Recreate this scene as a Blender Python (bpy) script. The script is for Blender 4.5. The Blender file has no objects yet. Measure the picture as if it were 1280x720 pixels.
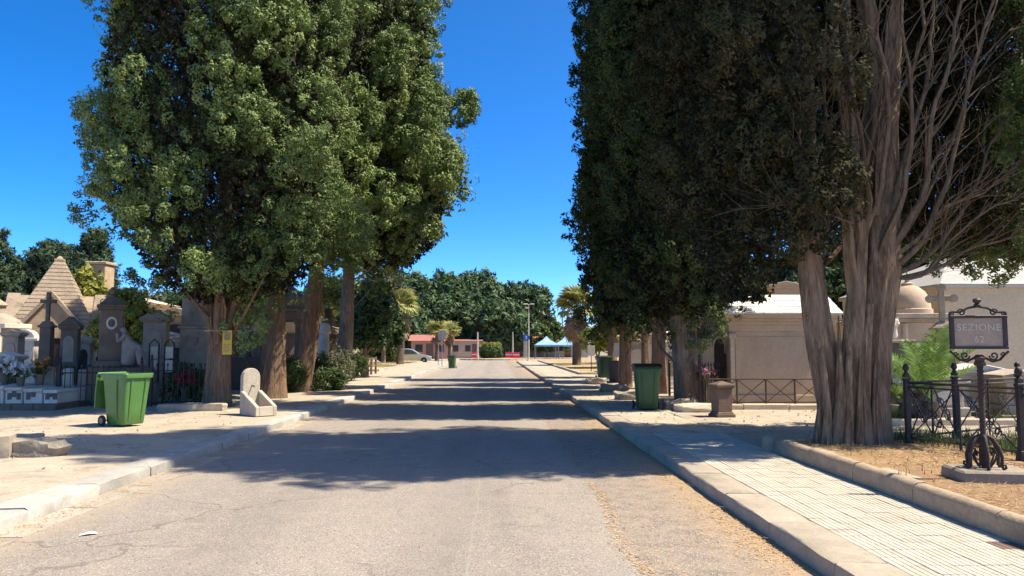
import bpy, bmesh, math, random
import numpy as np
from mathutils import Vector, Matrix

R = math.radians
PI = math.pi
random.seed(7)
rng = np.random.default_rng(11)
scene = bpy.context.scene
col = scene.collection

# ------------------------------------------------------------------ camera
FPX = 950.0                       # focal length in photograph pixels (1280 wide)
CAM_H = 1.60
PITCH = math.atan(74 / FPX)
YAW = math.atan(21 / FPX)
cam_d = bpy.data.cameras.new('camera')
cam_d.sensor_width = 36.0
cam_d.lens = 36.0 * FPX / 1280.0
cam_d.clip_start = 0.1
cam_d.clip_end = 3000
cam = bpy.data.objects.new('camera', cam_d)
col.objects.link(cam)
cam.location = (0, 0, CAM_H)
cam.rotation_euler = (R(90) + PITCH, 0, -YAW)
scene.camera = cam

# ------------------------------------------------------------------ sky and sun
SUN_EL = R(59)
SUN_DIR = Vector((math.cos(SUN_EL), -0.06 * math.cos(SUN_EL), math.sin(SUN_EL))).normalized()
world = bpy.data.worlds.new('World')
scene.world = world
world.use_nodes = True
wn = world.node_tree
wn.nodes.clear()
sky = wn.nodes.new('ShaderNodeTexSky')
sky.sky_type = 'NISHITA'
sky.sun_disc = False
sky.sun_elevation = SUN_EL
sky.sun_rotation = math.atan2(SUN_DIR.x, SUN_DIR.y)
sky.altitude = 1500
sky.air_density = 0.38
sky.dust_density = 2.0
sky.ozone_density = 2.3
hs = wn.nodes.new('ShaderNodeHueSaturation')
hs.inputs['Saturation'].default_value = 1.37
hs.inputs['Value'].default_value = 1.14
bg = wn.nodes.new('ShaderNodeBackground')
bg.inputs['Strength'].default_value = 0.15
wo = wn.nodes.new('ShaderNodeOutputWorld')
wn.links.new(sky.outputs[0], hs.inputs['Color'])
wn.links.new(hs.outputs[0], bg.inputs['Color'])
wn.links.new(bg.outputs[0], wo.inputs['Surface'])

sun_d = bpy.data.lights.new('sun', 'SUN')
sun_d.energy = 3.55
sun_d.angle = R(0.53)
sun_d.color = (1.0, 0.92, 0.77)
sun = bpy.data.objects.new('sun', sun_d)
col.objects.link(sun)
sun.rotation_euler = SUN_DIR.to_track_quat('Z', 'Y').to_euler()

scene.view_settings.view_transform = 'Standard'
scene.view_settings.look = 'None'
scene.view_settings.exposure = 1.38
scene.view_settings.gamma = 1.0
scene.view_settings.use_curve_mapping = False
scene.render.engine = 'CYCLES'
scene.cycles.use_denoising = True
scene.cycles.max_bounces = 6
scene.cycles.diffuse_bounces = 3
scene.cycles.transparent_max_bounces = 4

# ------------------------------------------------------------------ survey helpers
_f = Vector((math.sin(YAW) * math.cos(PITCH), math.cos(YAW) * math.cos(PITCH), math.sin(PITCH)))
_r = Vector((math.cos(YAW), -math.sin(YAW), 0))
_u = _r.cross(_f)

def ray(px, py):
    return _f + _r * ((px - 640) / FPX) - _u * ((py - 360) / FPX)

def on_ground(px, py, z=0.0):
    """the place on level z that the surveyed point lies on"""
    d = ray(px, py)
    t = (z - CAM_H) / d.z
    return Vector((d.x * t, d.y * t, z))

def at(px, py, Y):
    """the place at distance Y down the avenue"""
    d = ray(px, py)
    t = Y / d.y
    return Vector((d.x * t, Y, CAM_H + d.z * t))

def hz(py, Y):
    return at(640, py, Y).z

def xx(px, Y):
    return at(px, 434, Y).x

# ------------------------------------------------------------------ materials
def _mix(nt, fac, a, b, kind='MIX'):
    m = nt.nodes.new('ShaderNodeMix')
    m.data_type = 'RGBA'
    m.blend_type = kind
    for k, v in ((0, fac), (6, a), (7, b)):
        if isinstance(v, (int, float)):
            m.inputs[k].default_value = v
        elif isinstance(v, tuple):
            m.inputs[k].default_value = (*v[:3], 1)
        else:
            nt.links.new(v, m.inputs[k])
    return m.outputs[2]

def _noise(nt, vec, scale, detail=4, rough=.55, w=None):
    n = nt.nodes.new('ShaderNodeTexNoise')
    n.inputs['Scale'].default_value = scale
    n.inputs['Detail'].default_value = detail
    n.inputs['Roughness'].default_value = rough
    if w is not None:
        n.noise_dimensions = '4D'
        nt.links.new(w, n.inputs['W'])
    nt.links.new(vec, n.inputs['Vector'])
    return n.outputs['Fac']

def _ramp(nt, fac, lo, hi, smooth=True):
    n = nt.nodes.new('ShaderNodeMapRange')
    if smooth:
        n.interpolation_type = 'SMOOTHSTEP'
    n.inputs['From Min'].default_value = lo
    n.inputs['From Max'].default_value = hi
    nt.links.new(fac, n.inputs['Value'])
    return n.outputs['Result']

def _math(nt, op, a, b=None, c=None):
    n = nt.nodes.new('ShaderNodeMath')
    n.operation = op
    for i, v in enumerate((a, b, c)):
        if v is None:
            continue
        if isinstance(v, (int, float)):
            n.inputs[i].default_value = v
        else:
            nt.links.new(v, n.inputs[i])
    return n.outputs[0]

def new_mat(name):
    m = bpy.data.materials.new(name)
    m.use_nodes = True
    nt = m.node_tree
    b = nt.nodes['Principled BSDF']
    return m, nt, b

def coords(nt, stretch=(1, 1, 1), which='Object'):
    tc = nt.nodes.new('ShaderNodeTexCoord')
    mp = nt.nodes.new('ShaderNodeMapping')
    mp.inputs['Scale'].default_value = stretch
    nt.links.new(tc.outputs[which], mp.inputs['Vector'])
    return mp.outputs[0]

MATS = {}
def mat(name, c1, c2=None, scale=4, rough=.85, bump=.3, bscale=30, stretch=(1, 1, 1), metal=0,
        stain=None, stain_amt=.5, stain_scale=1.3, rnd=.12, spec=.3, bdist=.02, streak=False):
    """weathered surface: two tones in cloudy noise, an optional stain tone, fine relief"""
    if name in MATS:
        return MATS[name]
    m, nt, b = new_mat(name)
    c2 = c2 or tuple(x * .75 for x in c1)
    v = coords(nt, stretch)
    oi = nt.nodes.new('ShaderNodeObjectInfo')
    w = _math(nt, 'MULTIPLY', oi.outputs['Random'], 40.0)
    n1 = _ramp(nt, _noise(nt, v, scale, 6, .6, w), .3, .7)
    c = _mix(nt, n1, c1, c2)
    n2 = _noise(nt, v, bscale, 5, .65, w)
    c = _mix(nt, .35, c, _mix(nt, _ramp(nt, n2, .3, .7), (1, 1, 1), (.55, .55, .55)), 'MULTIPLY')
    if stain:
        vs = coords(nt, (1, 1, .25)) if streak else v
        n3 = _ramp(nt, _noise(nt, vs, stain_scale, 7, .68, w), .5, .72)
        c = _mix(nt, _math(nt, 'MULTIPLY', n3, stain_amt), c, stain)
    # each piece a slightly different tone
    hsv = nt.nodes.new('ShaderNodeHueSaturation')
    nt.links.new(c, hsv.inputs['Color'])
    nt.links.new(_math(nt, 'MULTIPLY_ADD', oi.outputs['Random'], rnd * 2, 1 - rnd), hsv.inputs['Value'])
    nt.links.new(hsv.outputs[0], b.inputs['Base Color'])
    b.inputs['Roughness'].default_value = rough
    b.inputs['Metallic'].default_value = metal
    b.inputs['Specular IOR Level'].default_value = spec
    if bump:
        bp = nt.nodes.new('ShaderNodeBump')
        bp.inputs['Strength'].default_value = bump
        bp.inputs['Distance'].default_value = bdist
        nt.links.new(n2, bp.inputs['Height'])
        nt.links.new(bp.outputs[0], b.inputs['Normal'])
    MATS[name] = m
    return m

def leaf_mat(name, c_dark, c_light, trans=.25, rough=.6, c_odd=None, spec=.25):
    """foliage: every leaf carries a 'tint' value of its own"""
    if name in MATS:
        return MATS[name]
    m, nt, b = new_mat(name)
    at_ = nt.nodes.new('ShaderNodeAttribute')
    at_.attribute_name = 'tint'
    fac = at_.outputs['Fac']
    c = _mix(nt, fac, c_dark, c_light)
    if c_odd:
        c = _mix(nt, _ramp(nt, fac, .93, .97), c, c_odd)
    nt.links.new(c, b.inputs['Base Color'])
    b.inputs['Roughness'].default_value = rough
    b.inputs['Specular IOR Level'].default_value = spec
    tr = nt.nodes.new('ShaderNodeBsdfTranslucent')
    nt.links.new(c, tr.inputs['Color'])
    ms = nt.nodes.new('ShaderNodeMixShader')
    ms.inputs[0].default_value = trans
    nt.links.new(b.outputs[0], ms.inputs[1])
    nt.links.new(tr.outputs[0], ms.inputs[2])
    out = nt.nodes['Material Output']
    nt.links.new(ms.outputs[0], out.inputs['Surface'])
    MATS[name] = m
    return m

def bark_mat(name, c1, c2, c3):
    if name in MATS:
        return MATS[name]
    m, nt, b = new_mat(name)
    v = coords(nt, (1, 1, .12))
    n1 = _noise(nt, v, 14, 8, .7)
    n2 = _noise(nt, v, 42, 6, .7)
    n3 = _noise(nt, coords(nt), 1.7, 4, .6)
    c = _mix(nt, _ramp(nt, n1, .36, .64), c1, c2)
    c = _mix(nt, _ramp(nt, n3, .45, .7), c, c3)
    c = _mix(nt, .5, c, _mix(nt, _ramp(nt, n2, .3, .65), (.35, .33, .3), (1, 1, 1)), 'MULTIPLY')
    nt.links.new(c, b.inputs['Base Color'])
    b.inputs['Roughness'].default_value = .95
    b.inputs['Specular IOR Level'].default_value = .1
    bp = nt.nodes.new('ShaderNodeBump')
    bp.inputs['Strength'].default_value = 1.0
    bp.inputs['Distance'].default_value = .07
    nt.links.new(_math(nt, 'ADD', n1, _math(nt, 'MULTIPLY', n2, .5)), bp.inputs['Height'])
    nt.links.new(bp.outputs[0], b.inputs['Normal'])
    MATS[name] = m
    return m

# ------------------------------------------------------------------ mesh builder
class MB:
    def __init__(self):
        self.v = []
        self.f = []
    def add(self, vs, fs, mtx=None):
        o = len(self.v)
        for p in vs:
            p = Vector(p)
            self.v.append(tuple(mtx @ p) if mtx is not None else tuple(p))
        self.f += [tuple(i + o for i in f) for f in fs]
        return self
    def box(self, x0, x1, y0, y1, z0, z1, mtx=None):
        vs = [(x, y, z) for z in (z0, z1) for x, y in ((x0, y0), (x1, y0), (x1, y1), (x0, y1))]
        return self.add(vs, [(3, 2, 1, 0), (4, 5, 6, 7), (0, 1, 5, 4), (1, 2, 6, 5), (2, 3, 7, 6), (3, 0, 4, 7)], mtx)
    def cbox(self, cx, cy, z0, w, d, h, top=1.0, mtx=None, topd=None):
        """box on a base centre, its top scaled"""
        td = top if topd is None else topd
        vs = [(cx + sx * w / 2, cy + sy * d / 2, z0) for sx, sy in ((-1, -1), (1, -1), (1, 1), (-1, 1))]
        vs += [(cx + sx * w / 2 * top, cy + sy * d / 2 * td, z0 + h) for sx, sy in ((-1, -1), (1, -1), (1, 1), (-1, 1))]
        return self.add(vs, [(3, 2, 1, 0), (4, 5, 6, 7), (0, 1, 5, 4), (1, 2, 6, 5), (2, 3, 7, 6), (3, 0, 4, 7)], mtx)
    def prism(self, poly, a, b, axis='y', mtx=None):
        """outline (u,z) pushed along an axis"""
        n = len(poly)
        def P(u, z, t):
            return (u, t, z) if axis == 'y' else ((t, u, z) if axis == 'x' else (u, z, t))
        vs = [P(u, z, a) for u, z in poly] + [P(u, z, b) for u, z in poly]
        fs = [tuple(range(n)), tuple(range(2 * n - 1, n - 1, -1))]
        fs += [((i + 1) % n, i, i + n, (i + 1) % n + n) for i in range(n)]
        return self.add(vs, fs, mtx)
    def lathe(self, prof, n=16, c=(0, 0, 0), mtx=None, sx=1, sy=1):
        vs, fs = [], []
        for r, z in prof:
            for k in range(n):
                a = 2 * PI * k / n
                vs.append((c[0] + r * sx * math.cos(a), c[1] + r * sy * math.sin(a), c[2] + z))
        for i in range(len(prof) - 1):
            for k in range(n):
                k2 = (k + 1) % n
                fs.append((i * n + k, i * n + k2, (i + 1) * n + k2, (i + 1) * n + k))
        fs.append(tuple(range(n - 1, -1, -1)))
        fs.append(tuple((len(prof) - 1) * n + k for k in range(n)))
        return self.add(vs, fs, mtx)
    def tube(self, pts, radii, n=8, mtx=None, flute=None, cap=True):
        pts = [Vector(p) for p in pts]
        if isinstance(radii, (int, float)):
            radii = [radii] * len(pts)
        vs, fs = [], []
        t0 = (pts[1] - pts[0]).normalized()
        ref = Vector((1, 0, 0)) if abs(t0.x) < .8 else Vector((0, 1, 0))
        nrm = (ref - t0 * ref.dot(t0)).normalized()
        for i, p in enumerate(pts):
            if i == 0:
                t = t0
            elif i == len(pts) - 1:
                t = (pts[i] - pts[i - 1]).normalized()
            else:
                t = (pts[i + 1] - pts[i - 1]).normalized()
            nrm = (nrm - t * nrm.dot(t))
            nrm = nrm.normalized() if nrm.length > 1e-6 else t.orthogonal().normalized()
            bn = t.cross(nrm)
            for k in range(n):
                a = 2 * PI * k / n
                r = radii[i] * (flute(a, i / max(1, len(pts) - 1)) if flute else 1)
                vs.append(p + (nrm * math.cos(a) + bn * math.sin(a)) * r)
        for i in range(len(pts) - 1):
            for k in range(n):
                k2 = (k + 1) % n
                fs.append((i * n + k, i * n + k2, (i + 1) * n + k2, (i + 1) * n + k))
        if cap:
            fs.append(tuple(range(n - 1, -1, -1)))
            fs.append(tuple((len(pts) - 1) * n + k for k in range(n)))
        return self.add(vs, fs, mtx)
    def bar(self, a, b, w=.02, d=None, n=4):
        return self.tube([a, b], [w * .7071] * 2, n)
    def build(self, name, m, parent=None, bevel=0, smooth=None, kind=None, label=None, seg=1):
        me = bpy.data.meshes.new(name)
        me.from_pydata(self.v, [], self.f)
        me.update()
        return mesh_obj(name, me, m, parent, bevel, smooth, kind, label, seg)

def mesh_obj(name, me, m, parent=None, bevel=0, smooth=None, kind=None, label=None, seg=1):
    if m is not None and not me.materials:
        me.materials.append(m)
    if smooth:
        me.polygons.foreach_set('use_smooth', [True] * len(me.polygons))
        me.set_sharp_from_angle(angle=R(smooth))
    o = bpy.data.objects.new(name, me)
    col.objects.link(o)
    if parent is not None:
        o.parent = parent
    if bevel:
        b = o.modifiers.new('bevel', 'BEVEL')
        b.width = bevel
        b.segments = seg
        b.limit_method = 'ANGLE'
        b.angle_limit = R(40)
    if kind:
        o['kind'] = kind
    if label:
        o['label'] = label
    return o

def tag(o, label, cat, group=None):
    o['label'] = label
    o['category'] = cat
    if group:
        o['group'] = group
    return o

def thing(name, label, cat, loc=(0, 0, 0), rotz=0, group=None):
    o = bpy.data.objects.new(name, None)
    o.empty_display_size = .2
    col.objects.link(o)
    o.location = loc
    o.rotation_euler = (0, 0, rotz)
    return tag(o, label, cat, group)

def structure(name, loc=(0, 0, 0)):
    o = bpy.data.objects.new(name, None)
    o.empty_display_size = .2
    col.objects.link(o)
    o.location = loc
    o['kind'] = 'structure'
    return o

def copy_tree(o, label, loc, rotz=0, scale=None):
    c = o.copy()
    col.objects.link(c)
    c.location = loc
    c.rotation_euler = (0, 0, rotz)
    c['label'] = label
    if scale:
        c.scale = (scale,) * 3
    for ch in o.children:
        d = ch.copy()
        col.objects.link(d)
        d.parent = c
        for g in ch.children:
            e = g.copy()
            col.objects.link(e)
            e.parent = d
    return c

def piece(name, src, parent, loc, rotz=0, scale=(1, 1, 1), rot=None):
    """one more piece that shares the mesh of another"""
    o = bpy.data.objects.new(name, src)
    col.objects.link(o)
    o.parent = parent
    o.location = loc
    o.rotation_euler = rot or (0, 0, rotz)
    o.scale = scale
    return o

# ------------------------------------------------------------------ foliage
def tri_mesh(name, V, tint, m):
    """V (n,3,3) loose triangles, tint (n,)"""
    n = len(V)
    me = bpy.data.meshes.new(name)
    me.vertices.add(n * 3)
    me.vertices.foreach_set('co', np.ascontiguousarray(V, dtype=np.float32).ravel())
    me.loops.add(n * 3)
    me.loops.foreach_set('vertex_index', np.arange(n * 3, dtype=np.int32))
    me.polygons.add(n)
    me.polygons.foreach_set('loop_start', np.arange(0, n * 3, 3, dtype=np.int32))
    at_ = me.attributes.new('tint', 'FLOAT', 'FACE')
    at_.data.foreach_set('value', np.clip(tint, 0, 1).astype(np.float32))
    me.update(calc_edges=True)
    me.materials.append(m)
    return me

def unit(a):
    return a / (np.linalg.norm(a, axis=-1, keepdims=True) + 1e-9)

def perp_frame(a):
    ref = np.where(np.abs(a[:, 2:3]) < .9, np.array([[0, 0, 1.]]), np.array([[1., 0, 0]]))
    u = unit(np.cross(a, ref))
    return u, np.cross(a, u)

def plume_points(c, a, L, W, n, surf=.4, lo=0.0, tb=1.0):
    """n points in each plume (a tapered tuft along axis a); returns points, outward directions, owner"""
    N = len(c)
    own = np.repeat(np.arange(N), n)
    t = rng.random(N * n) ** tb
    th = rng.random(N * n) * 2 * PI
    rho = lo + (1 - lo) * rng.random(N * n) ** surf
    prof = np.sin(PI * (t * .8 + .14)) ** .8
    u, v = perp_frame(a)
    o = u[own] * np.cos(th)[:, None] + v[own] * np.sin(th)[:, None]
    p = c[own] + a[own] * (L[own] * (t - .4))[:, None] + o * (W[own] * prof * rho)[:, None]
    d = unit(o * (1 - .6 * t)[:, None] + a[own] * (.35 + t)[:, None])
    return p, d, own

def tufts(c, a, L, W, sub=16, leaves=40, sl=.42, sw=.16, ll=.13, lw=.055, base_tint=None, tint_spread=.25, jit=.27, upb=.15):
    """clumps -> small tufts -> leaves that lie on the tuft like scales"""
    N = len(c)
    bt = rng.random(N) * .5 + .2 if base_tint is None else base_tint
    p, d, own = plume_points(c, a, L, W, sub, .5, .72, .8)
    k = len(p)
    d = unit(d + rng.normal(0, .22, (k, 3)) + np.array([[0, 0, upb]]))
    s = .65 + .7 * rng.random(k)
    own2 = np.repeat(np.arange(k), leaves)
    n = k * leaves
    t = rng.random(n)
    th = rng.random(n) * 2 * PI
    u, v = perp_frame(d)
    out = u[own2] * np.cos(th)[:, None] + v[own2] * np.sin(th)[:, None]
    nrm = unit(out * np.sin(PI * (.5 - .42 * t))[:, None] * 1.0 + d[own2] * (t * 1.1)[:, None])
    prof = np.sin(PI * (t * .8 + .16)) ** .7
    rho = .65 + .4 * rng.random(n)
    ss = s[own2]
    q = p[own2] + d[own2] * (sl * ss * (t - .3))[:, None] + out * (sw * ss * prof * rho)[:, None]
    nn = unit(nrm + rng.normal(0, jit, (n, 3)))
    e = d[own2] * .8 + out * .35 + rng.normal(0, .3, (n, 3))
    e = unit(e - nn * np.sum(e * nn, 1, keepdims=True))
    side = np.cross(nn, e)
    s2 = (.65 + .7 * rng.random(n))[:, None]
    V = np.empty((n, 3, 3))
    V[:, 0] = q - side * lw * s2 / 2
    V[:, 1] = q + side * lw * s2 / 2
    V[:, 2] = q + e * ll * s2
    tint = bt[own][own2] + rng.normal(0, tint_spread * .5, n) + rng.normal(0, .1, k)[own2]
    return V, tint

def crown_clumps(axis, n, surf=(.72, 1.02), lobes=.16, seed=0, up=.9, lobe_r=.75, per=4, inset=.4):
    """clump seats on billowing lobes round a crown given as rows (z, cx, cy, r)"""
    g = np.random.default_rng(seed)
    A = np.array(axis, float)
    zs = np.linspace(A[0, 0], A[-1, 0], 200)
    rs = np.interp(zs, A[:, 0], A[:, 3])
    cdf = np.cumsum(rs + .3)
    cdf /= cdf[-1]
    m = max(4, n // per)
    # lobe seats, spread by best-of-several
    seats = []
    ph = g.random(4) * 6
    for _ in range(m):
        best, bd = None, -1
        for _ in range(5):
            z = np.interp(g.random(), cdf, zs)
            th = g.random() * 2 * PI
            cx, cy, r = (np.interp(z, A[:, 0], A[:, k]) for k in (1, 2, 3))
            lob = 1 + lobes * (math.sin(3 * th + ph[0] + z * .8) * .6 + math.sin(5 * th + ph[1] - z * 1.3) * .5)
            rl = min(lobe_r, r * .5 + .15)
            f = (surf[0] + (surf[1] - surf[0]) * g.random())
            rr = max(.05, r * lob * f - rl * .55 - inset)
            q = np.array([cx + rr * math.cos(th), cy + rr * math.sin(th), z])
            d = min([np.linalg.norm((q - s_[0]) * np.array([1, 1, .7])) for s_ in seats] or [9])
            if d > bd:
                best, bd = (q, th, rl), d
        seats.append(best)
    C, D = [], []
    for q, th, rl in seats:
        k = per
        s_ = rl * g.uniform(.75, 1.2)
        o = np.array([math.cos(th), math.sin(th), .35])
        d = unit(g.normal(0, 1, (k, 3)) + o * 1.1)
        C.append(q + d * s_ * (.65 + .3 * g.random((k, 1))) * np.array([1, 1, 1.35]))
        D.append(unit(d * .8 + np.array([[0, 0, up]]) + o * .3 + g.normal(0, .15, (k, 3))))
    c = np.concatenate(C)
    return c, np.concatenate(D), None

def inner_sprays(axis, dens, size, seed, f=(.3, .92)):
    """coarse dead sprays added inside a crown, near-black to give dark gaps (z, cx, cy, r)"""
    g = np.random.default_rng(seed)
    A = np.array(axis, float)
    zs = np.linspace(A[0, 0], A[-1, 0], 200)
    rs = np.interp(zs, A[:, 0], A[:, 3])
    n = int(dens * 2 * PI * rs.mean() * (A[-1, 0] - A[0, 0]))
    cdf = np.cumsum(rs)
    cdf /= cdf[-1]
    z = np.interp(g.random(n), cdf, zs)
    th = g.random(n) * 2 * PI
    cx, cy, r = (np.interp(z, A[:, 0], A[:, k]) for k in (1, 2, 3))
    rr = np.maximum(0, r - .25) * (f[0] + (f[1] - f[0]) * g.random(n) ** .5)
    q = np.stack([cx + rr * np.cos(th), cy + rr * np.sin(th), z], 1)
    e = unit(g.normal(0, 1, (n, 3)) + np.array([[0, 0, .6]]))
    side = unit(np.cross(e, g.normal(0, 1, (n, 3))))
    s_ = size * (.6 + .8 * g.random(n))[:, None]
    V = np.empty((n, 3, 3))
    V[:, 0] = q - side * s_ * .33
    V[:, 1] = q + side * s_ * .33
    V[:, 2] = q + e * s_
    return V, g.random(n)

def fluter(seed, amp=.13):
    g = random.Random(seed)
    ph = [g.random() * 6 for _ in range(5)]
    def fl(a, t):
        return 1 + amp * (.6 * math.sin(3 * a + ph[0] + t * 2) + .5 * math.sin(5 * a + ph[1] - t * 1.5) + .35 * math.sin(8 * a + ph[2] + t) + .25 * math.sin(13 * a + ph[3] + 2 * t))
    return fl

def wob(a, b, n, amp, seed=0):
    """a wavering line from a to b"""
    g = random.Random(seed)
    a, b = Vector(a), Vector(b)
    out = []
    ph = [g.random() * 6 for _ in range(4)]
    for i in range(n):
        t = i / (n - 1)
        p = a.lerp(b, t)
        k = amp * math.sin(PI * min(1, t * 1.2 + .05)) if i else 0
        p += Vector((math.sin(3 * t + ph[0]) + .5 * math.sin(9 * t + ph[1]), math.sin(4 * t + ph[2]) + .5 * math.sin(8 * t + ph[3]), 0)) * k
        out.append(p)
    return out

# ================================================================== THE SETTING
ZL, ZR = .13, .14          # pavement levels left and right
XL, XLI = -4.27, -4.67     # left kerb: road face, back
XR, XRI = 2.30, 2.67       # right kerb: road face, back
XB = 3.90                  # face of the bed kerb

def zr(x, y):
    """ground level right of the avenue: the planted bed stands higher"""
    t = min(1, max(0, (12.4 - y) / 1.8))
    tx = min(1, max(0, (x - 3.95) / .7)) if y > 10.75 else 1
    return .145 + .15 * t * t * (3 - 2 * t) * tx

# ---- materials of the ground
def road_material():
    m, nt, b = new_mat('old_asphalt')
    v = coords(nt)
    sep = nt.nodes.new('ShaderNodeSeparateXYZ')
    nt.links.new(v, sep.inputs[0])
    X = sep.outputs[0]
    big = _noise(nt, coords(nt, (1, .25, 1)), .9, 6, .6)
    mid = _noise(nt, v, 3.0, 6, .65)
    vor = nt.nodes.new('ShaderNodeTexVoronoi')
    vor.inputs['Scale'].default_value = 95
    nt.links.new(v, vor.inputs['Vector'])
    grit = vor.outputs['Color']
    gs = nt.nodes.new('ShaderNodeSeparateColor')
    nt.links.new(grit, gs.inputs[0])
    fine = _noise(nt, v, 160, 3, .7)
    c = _mix(nt, _ramp(nt, big, .3, .7), (.315, .268, .215), (.245, .210, .170))
    c = _mix(nt, _ramp(nt, mid, .4, .75), c, (.33, .275, .215))
    # chippings: pale and dark stones in the worn binder
    c = _mix(nt, _ramp(nt, gs.outputs[0], .78, .95), c, (.43, .37, .29))
    c = _mix(nt, _ramp(nt, gs.outputs[1], .80, .95), c, (.17, .148, .122))
    # the reinstated trench along the right kerb, browner
    wv = _math(nt, 'MULTIPLY_ADD', _noise(nt, v, 2.2, 5), .22, -.11)
    strip = _ramp(nt, _math(nt, 'ADD', X, wv), 1.07, 1.12)
    tr = _mix(nt, _ramp(nt, _noise(nt, v, 5, 6), .4, .65), (.27, .21, .155), (.18, .145, .12))
    tr = _mix(nt, _ramp(nt, gs.outputs[2], .75, .9), tr, (.42, .34, .25))
    c = _mix(nt, _math(nt, 'MULTIPLY', strip, .8), c, tr)
    # dusty rust-coloured drift close to the two kerbs
    dr = _ramp(nt, _math(nt, 'ADD', X, _math(nt, 'MULTIPLY_ADD', _noise(nt, v, 4, 6, .7), .9, -.45)), 1.55, 2.3)
    dl = _ramp(nt, _math(nt, 'ADD', X, _math(nt, 'MULTIPLY_ADD', _noise(nt, v, 4, 6, .7), .8, -.4)), -3.45, -4.25)
    c = _mix(nt, _math(nt, 'MULTIPLY', dr, .55), c, (.42, .285, .155))
    c = _mix(nt, _math(nt, 'MULTIPLY', dl, .6), c, (.42, .32, .215))
    # long seam between the two paved lanes, and oil-dark middle
    seam = _math(nt, 'ABSOLUTE', _math(nt, 'ADD', X, _math(nt, 'MULTIPLY_ADD', _noise(nt, coords(nt, (1, 1, 1)), 1.1, 6, .7), .16, .11)))
    sm = _math(nt, 'SUBTRACT', 1.0, _ramp(nt, seam, .004, .016))
    c = _mix(nt, _math(nt, 'MULTIPLY', sm, .38), c, (.40, .35, .28))
    # fine branching cracks, only here and there
    cv = nt.nodes.new('ShaderNodeTexVoronoi')
    cv.feature = 'DISTANCE_TO_EDGE'
    cv.inputs['Scale'].default_value = .55
    dv = nt.nodes.new('ShaderNodeVectorMath')
    dv.operation = 'ADD'
    nz = nt.nodes.new('ShaderNodeTexNoise')
    nz.inputs['Scale'].default_value = 1.6
    nz.inputs['Detail'].default_value = 8
    nt.links.new(v, nz.inputs['Vector'])
    nt.links.new(v, dv.inputs[0])
    nt.links.new(nz.outputs['Color'], dv.inputs[1])
    nt.links.new(dv.outputs[0], cv.inputs['Vector'])
    ck = _math(nt, 'SUBTRACT', 1.0, _ramp(nt, cv.outputs['Distance'], .004, .016))
    ck = _math(nt, 'MULTIPLY', ck, _ramp(nt, _noise(nt, v, .35, 3), .46, .56))
    c = _mix(nt, _math(nt, 'MULTIPLY', ck, .5), c, (.12, .10, .082))
    # rectangular darker patch in the left lane, wheel-polished tracks
    trk = _math(nt, 'SUBTRACT', 1.0, _ramp(nt, _math(nt, 'ABSOLUTE', _math(nt, 'SUBTRACT', _math(nt, 'ABSOLUTE', _math(nt, 'ADD', X, 1.3)), .85)), .12, .5))
    c = _mix(nt, _math(nt, 'MULTIPLY', trk, .22), c, (.19, .168, .14))
    oil = _math(nt, 'SUBTRACT', 1.0, _ramp(nt, _math(nt, 'ABSOLUTE', _math(nt, 'ADD', X, .25)), .1, .9))
    c = _mix(nt, _math(nt, 'MULTIPLY', _math(nt, 'MULTIPLY', oil, _ramp(nt, _noise(nt, coords(nt, (1, .12, 1)), 1.6, 5), .4, .7)), .35), c, (.14, .128, .115))
    c = _mix(nt, .3, c, _mix(nt, _ramp(nt, fine, .3, .7), (1.15, 1.15, 1.15), (.6, .6, .6)), 'MULTIPLY')
    nt.links.new(c, b.inputs['Base Color'])
    b.inputs['Roughness'].default_value = .9
    b.inputs['Specular IOR Level'].default_value = .2
    bp = nt.nodes.new('ShaderNodeBump')
    bp.inputs['Strength'].default_value = .5
    bp.inputs['Distance'].default_value = .008
    nt.links.new(_math(nt, 'ADD', vor.outputs['Distance'], fine), bp.inputs['Height'])
    nt.links.new(bp.outputs[0], b.inputs['Normal'])
    return m

def earth_material(name, c1, c2, c3, c4, s=1.0, bump=.6):
    m, nt, b = new_mat(name)
    v = coords(nt)
    n1 = _noise(nt, v, .55 * s, 7, .62)
    n2 = _noise(nt, v, 3.1 * s, 7, .68)
    n3 = _noise(nt, v, 38 * s, 5, .7)
    n4 = _noise(nt, v, 11 * s, 6, .7)
    c = _mix(nt, _ramp(nt, n1, .35, .65), c1, c2)
    c = _mix(nt, _ramp(nt, n2, .48, .72), c, c3)
    c = _mix(nt, _ramp(nt, n4, .56, .74), c, c4)
    c = _mix(nt, .5, c, _mix(nt, _ramp(nt, n3, .3, .7), (1.1, 1.1, 1.1), (.55, .53, .5)), 'MULTIPLY')
    nt.links.new(c, b.inputs['Base Color'])
    b.inputs['Roughness'].default_value = .95
    b.inputs['Specular IOR Level'].default_value = .1
    bp = nt.nodes.new('ShaderNodeBump')
    bp.inputs['Strength'].default_value = bump
    bp.inputs['Distance'].default_value = .03
    nt.links.new(_math(nt, 'ADD', n3, n4), bp.inputs['Height'])
    nt.links.new(bp.outputs[0], b.inputs['Normal'])
    MATS[name] = m
    return m

ASPHALT = road_material()
DIRT = earth_material('pale_dirt', (.47, .40, .30), (.40, .335, .245), (.30, .235, .16), (.52, .45, .35))
PAVE = earth_material('dusty_pavement', (.47, .40, .30), (.40, .335, .245), (.31, .245, .17), (.52, .445, .34), .8, .3)
BEDSOIL = earth_material('straw_strewn_soil', (.30, .19, .105), (.36, .235, .125), (.20, .125, .075), (.45, .32, .175))
LAWN = earth_material('dry_lawn_turf', (.46, .36, .18), (.40, .30, .14), (.33, .27, .12), (.52, .42, .23), .5)
FARG = earth_material('far_ground_earth', (.30, .26, .18), (.26, .23, .15), (.2, .18, .1), (.34, .29, .2), .2)

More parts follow.
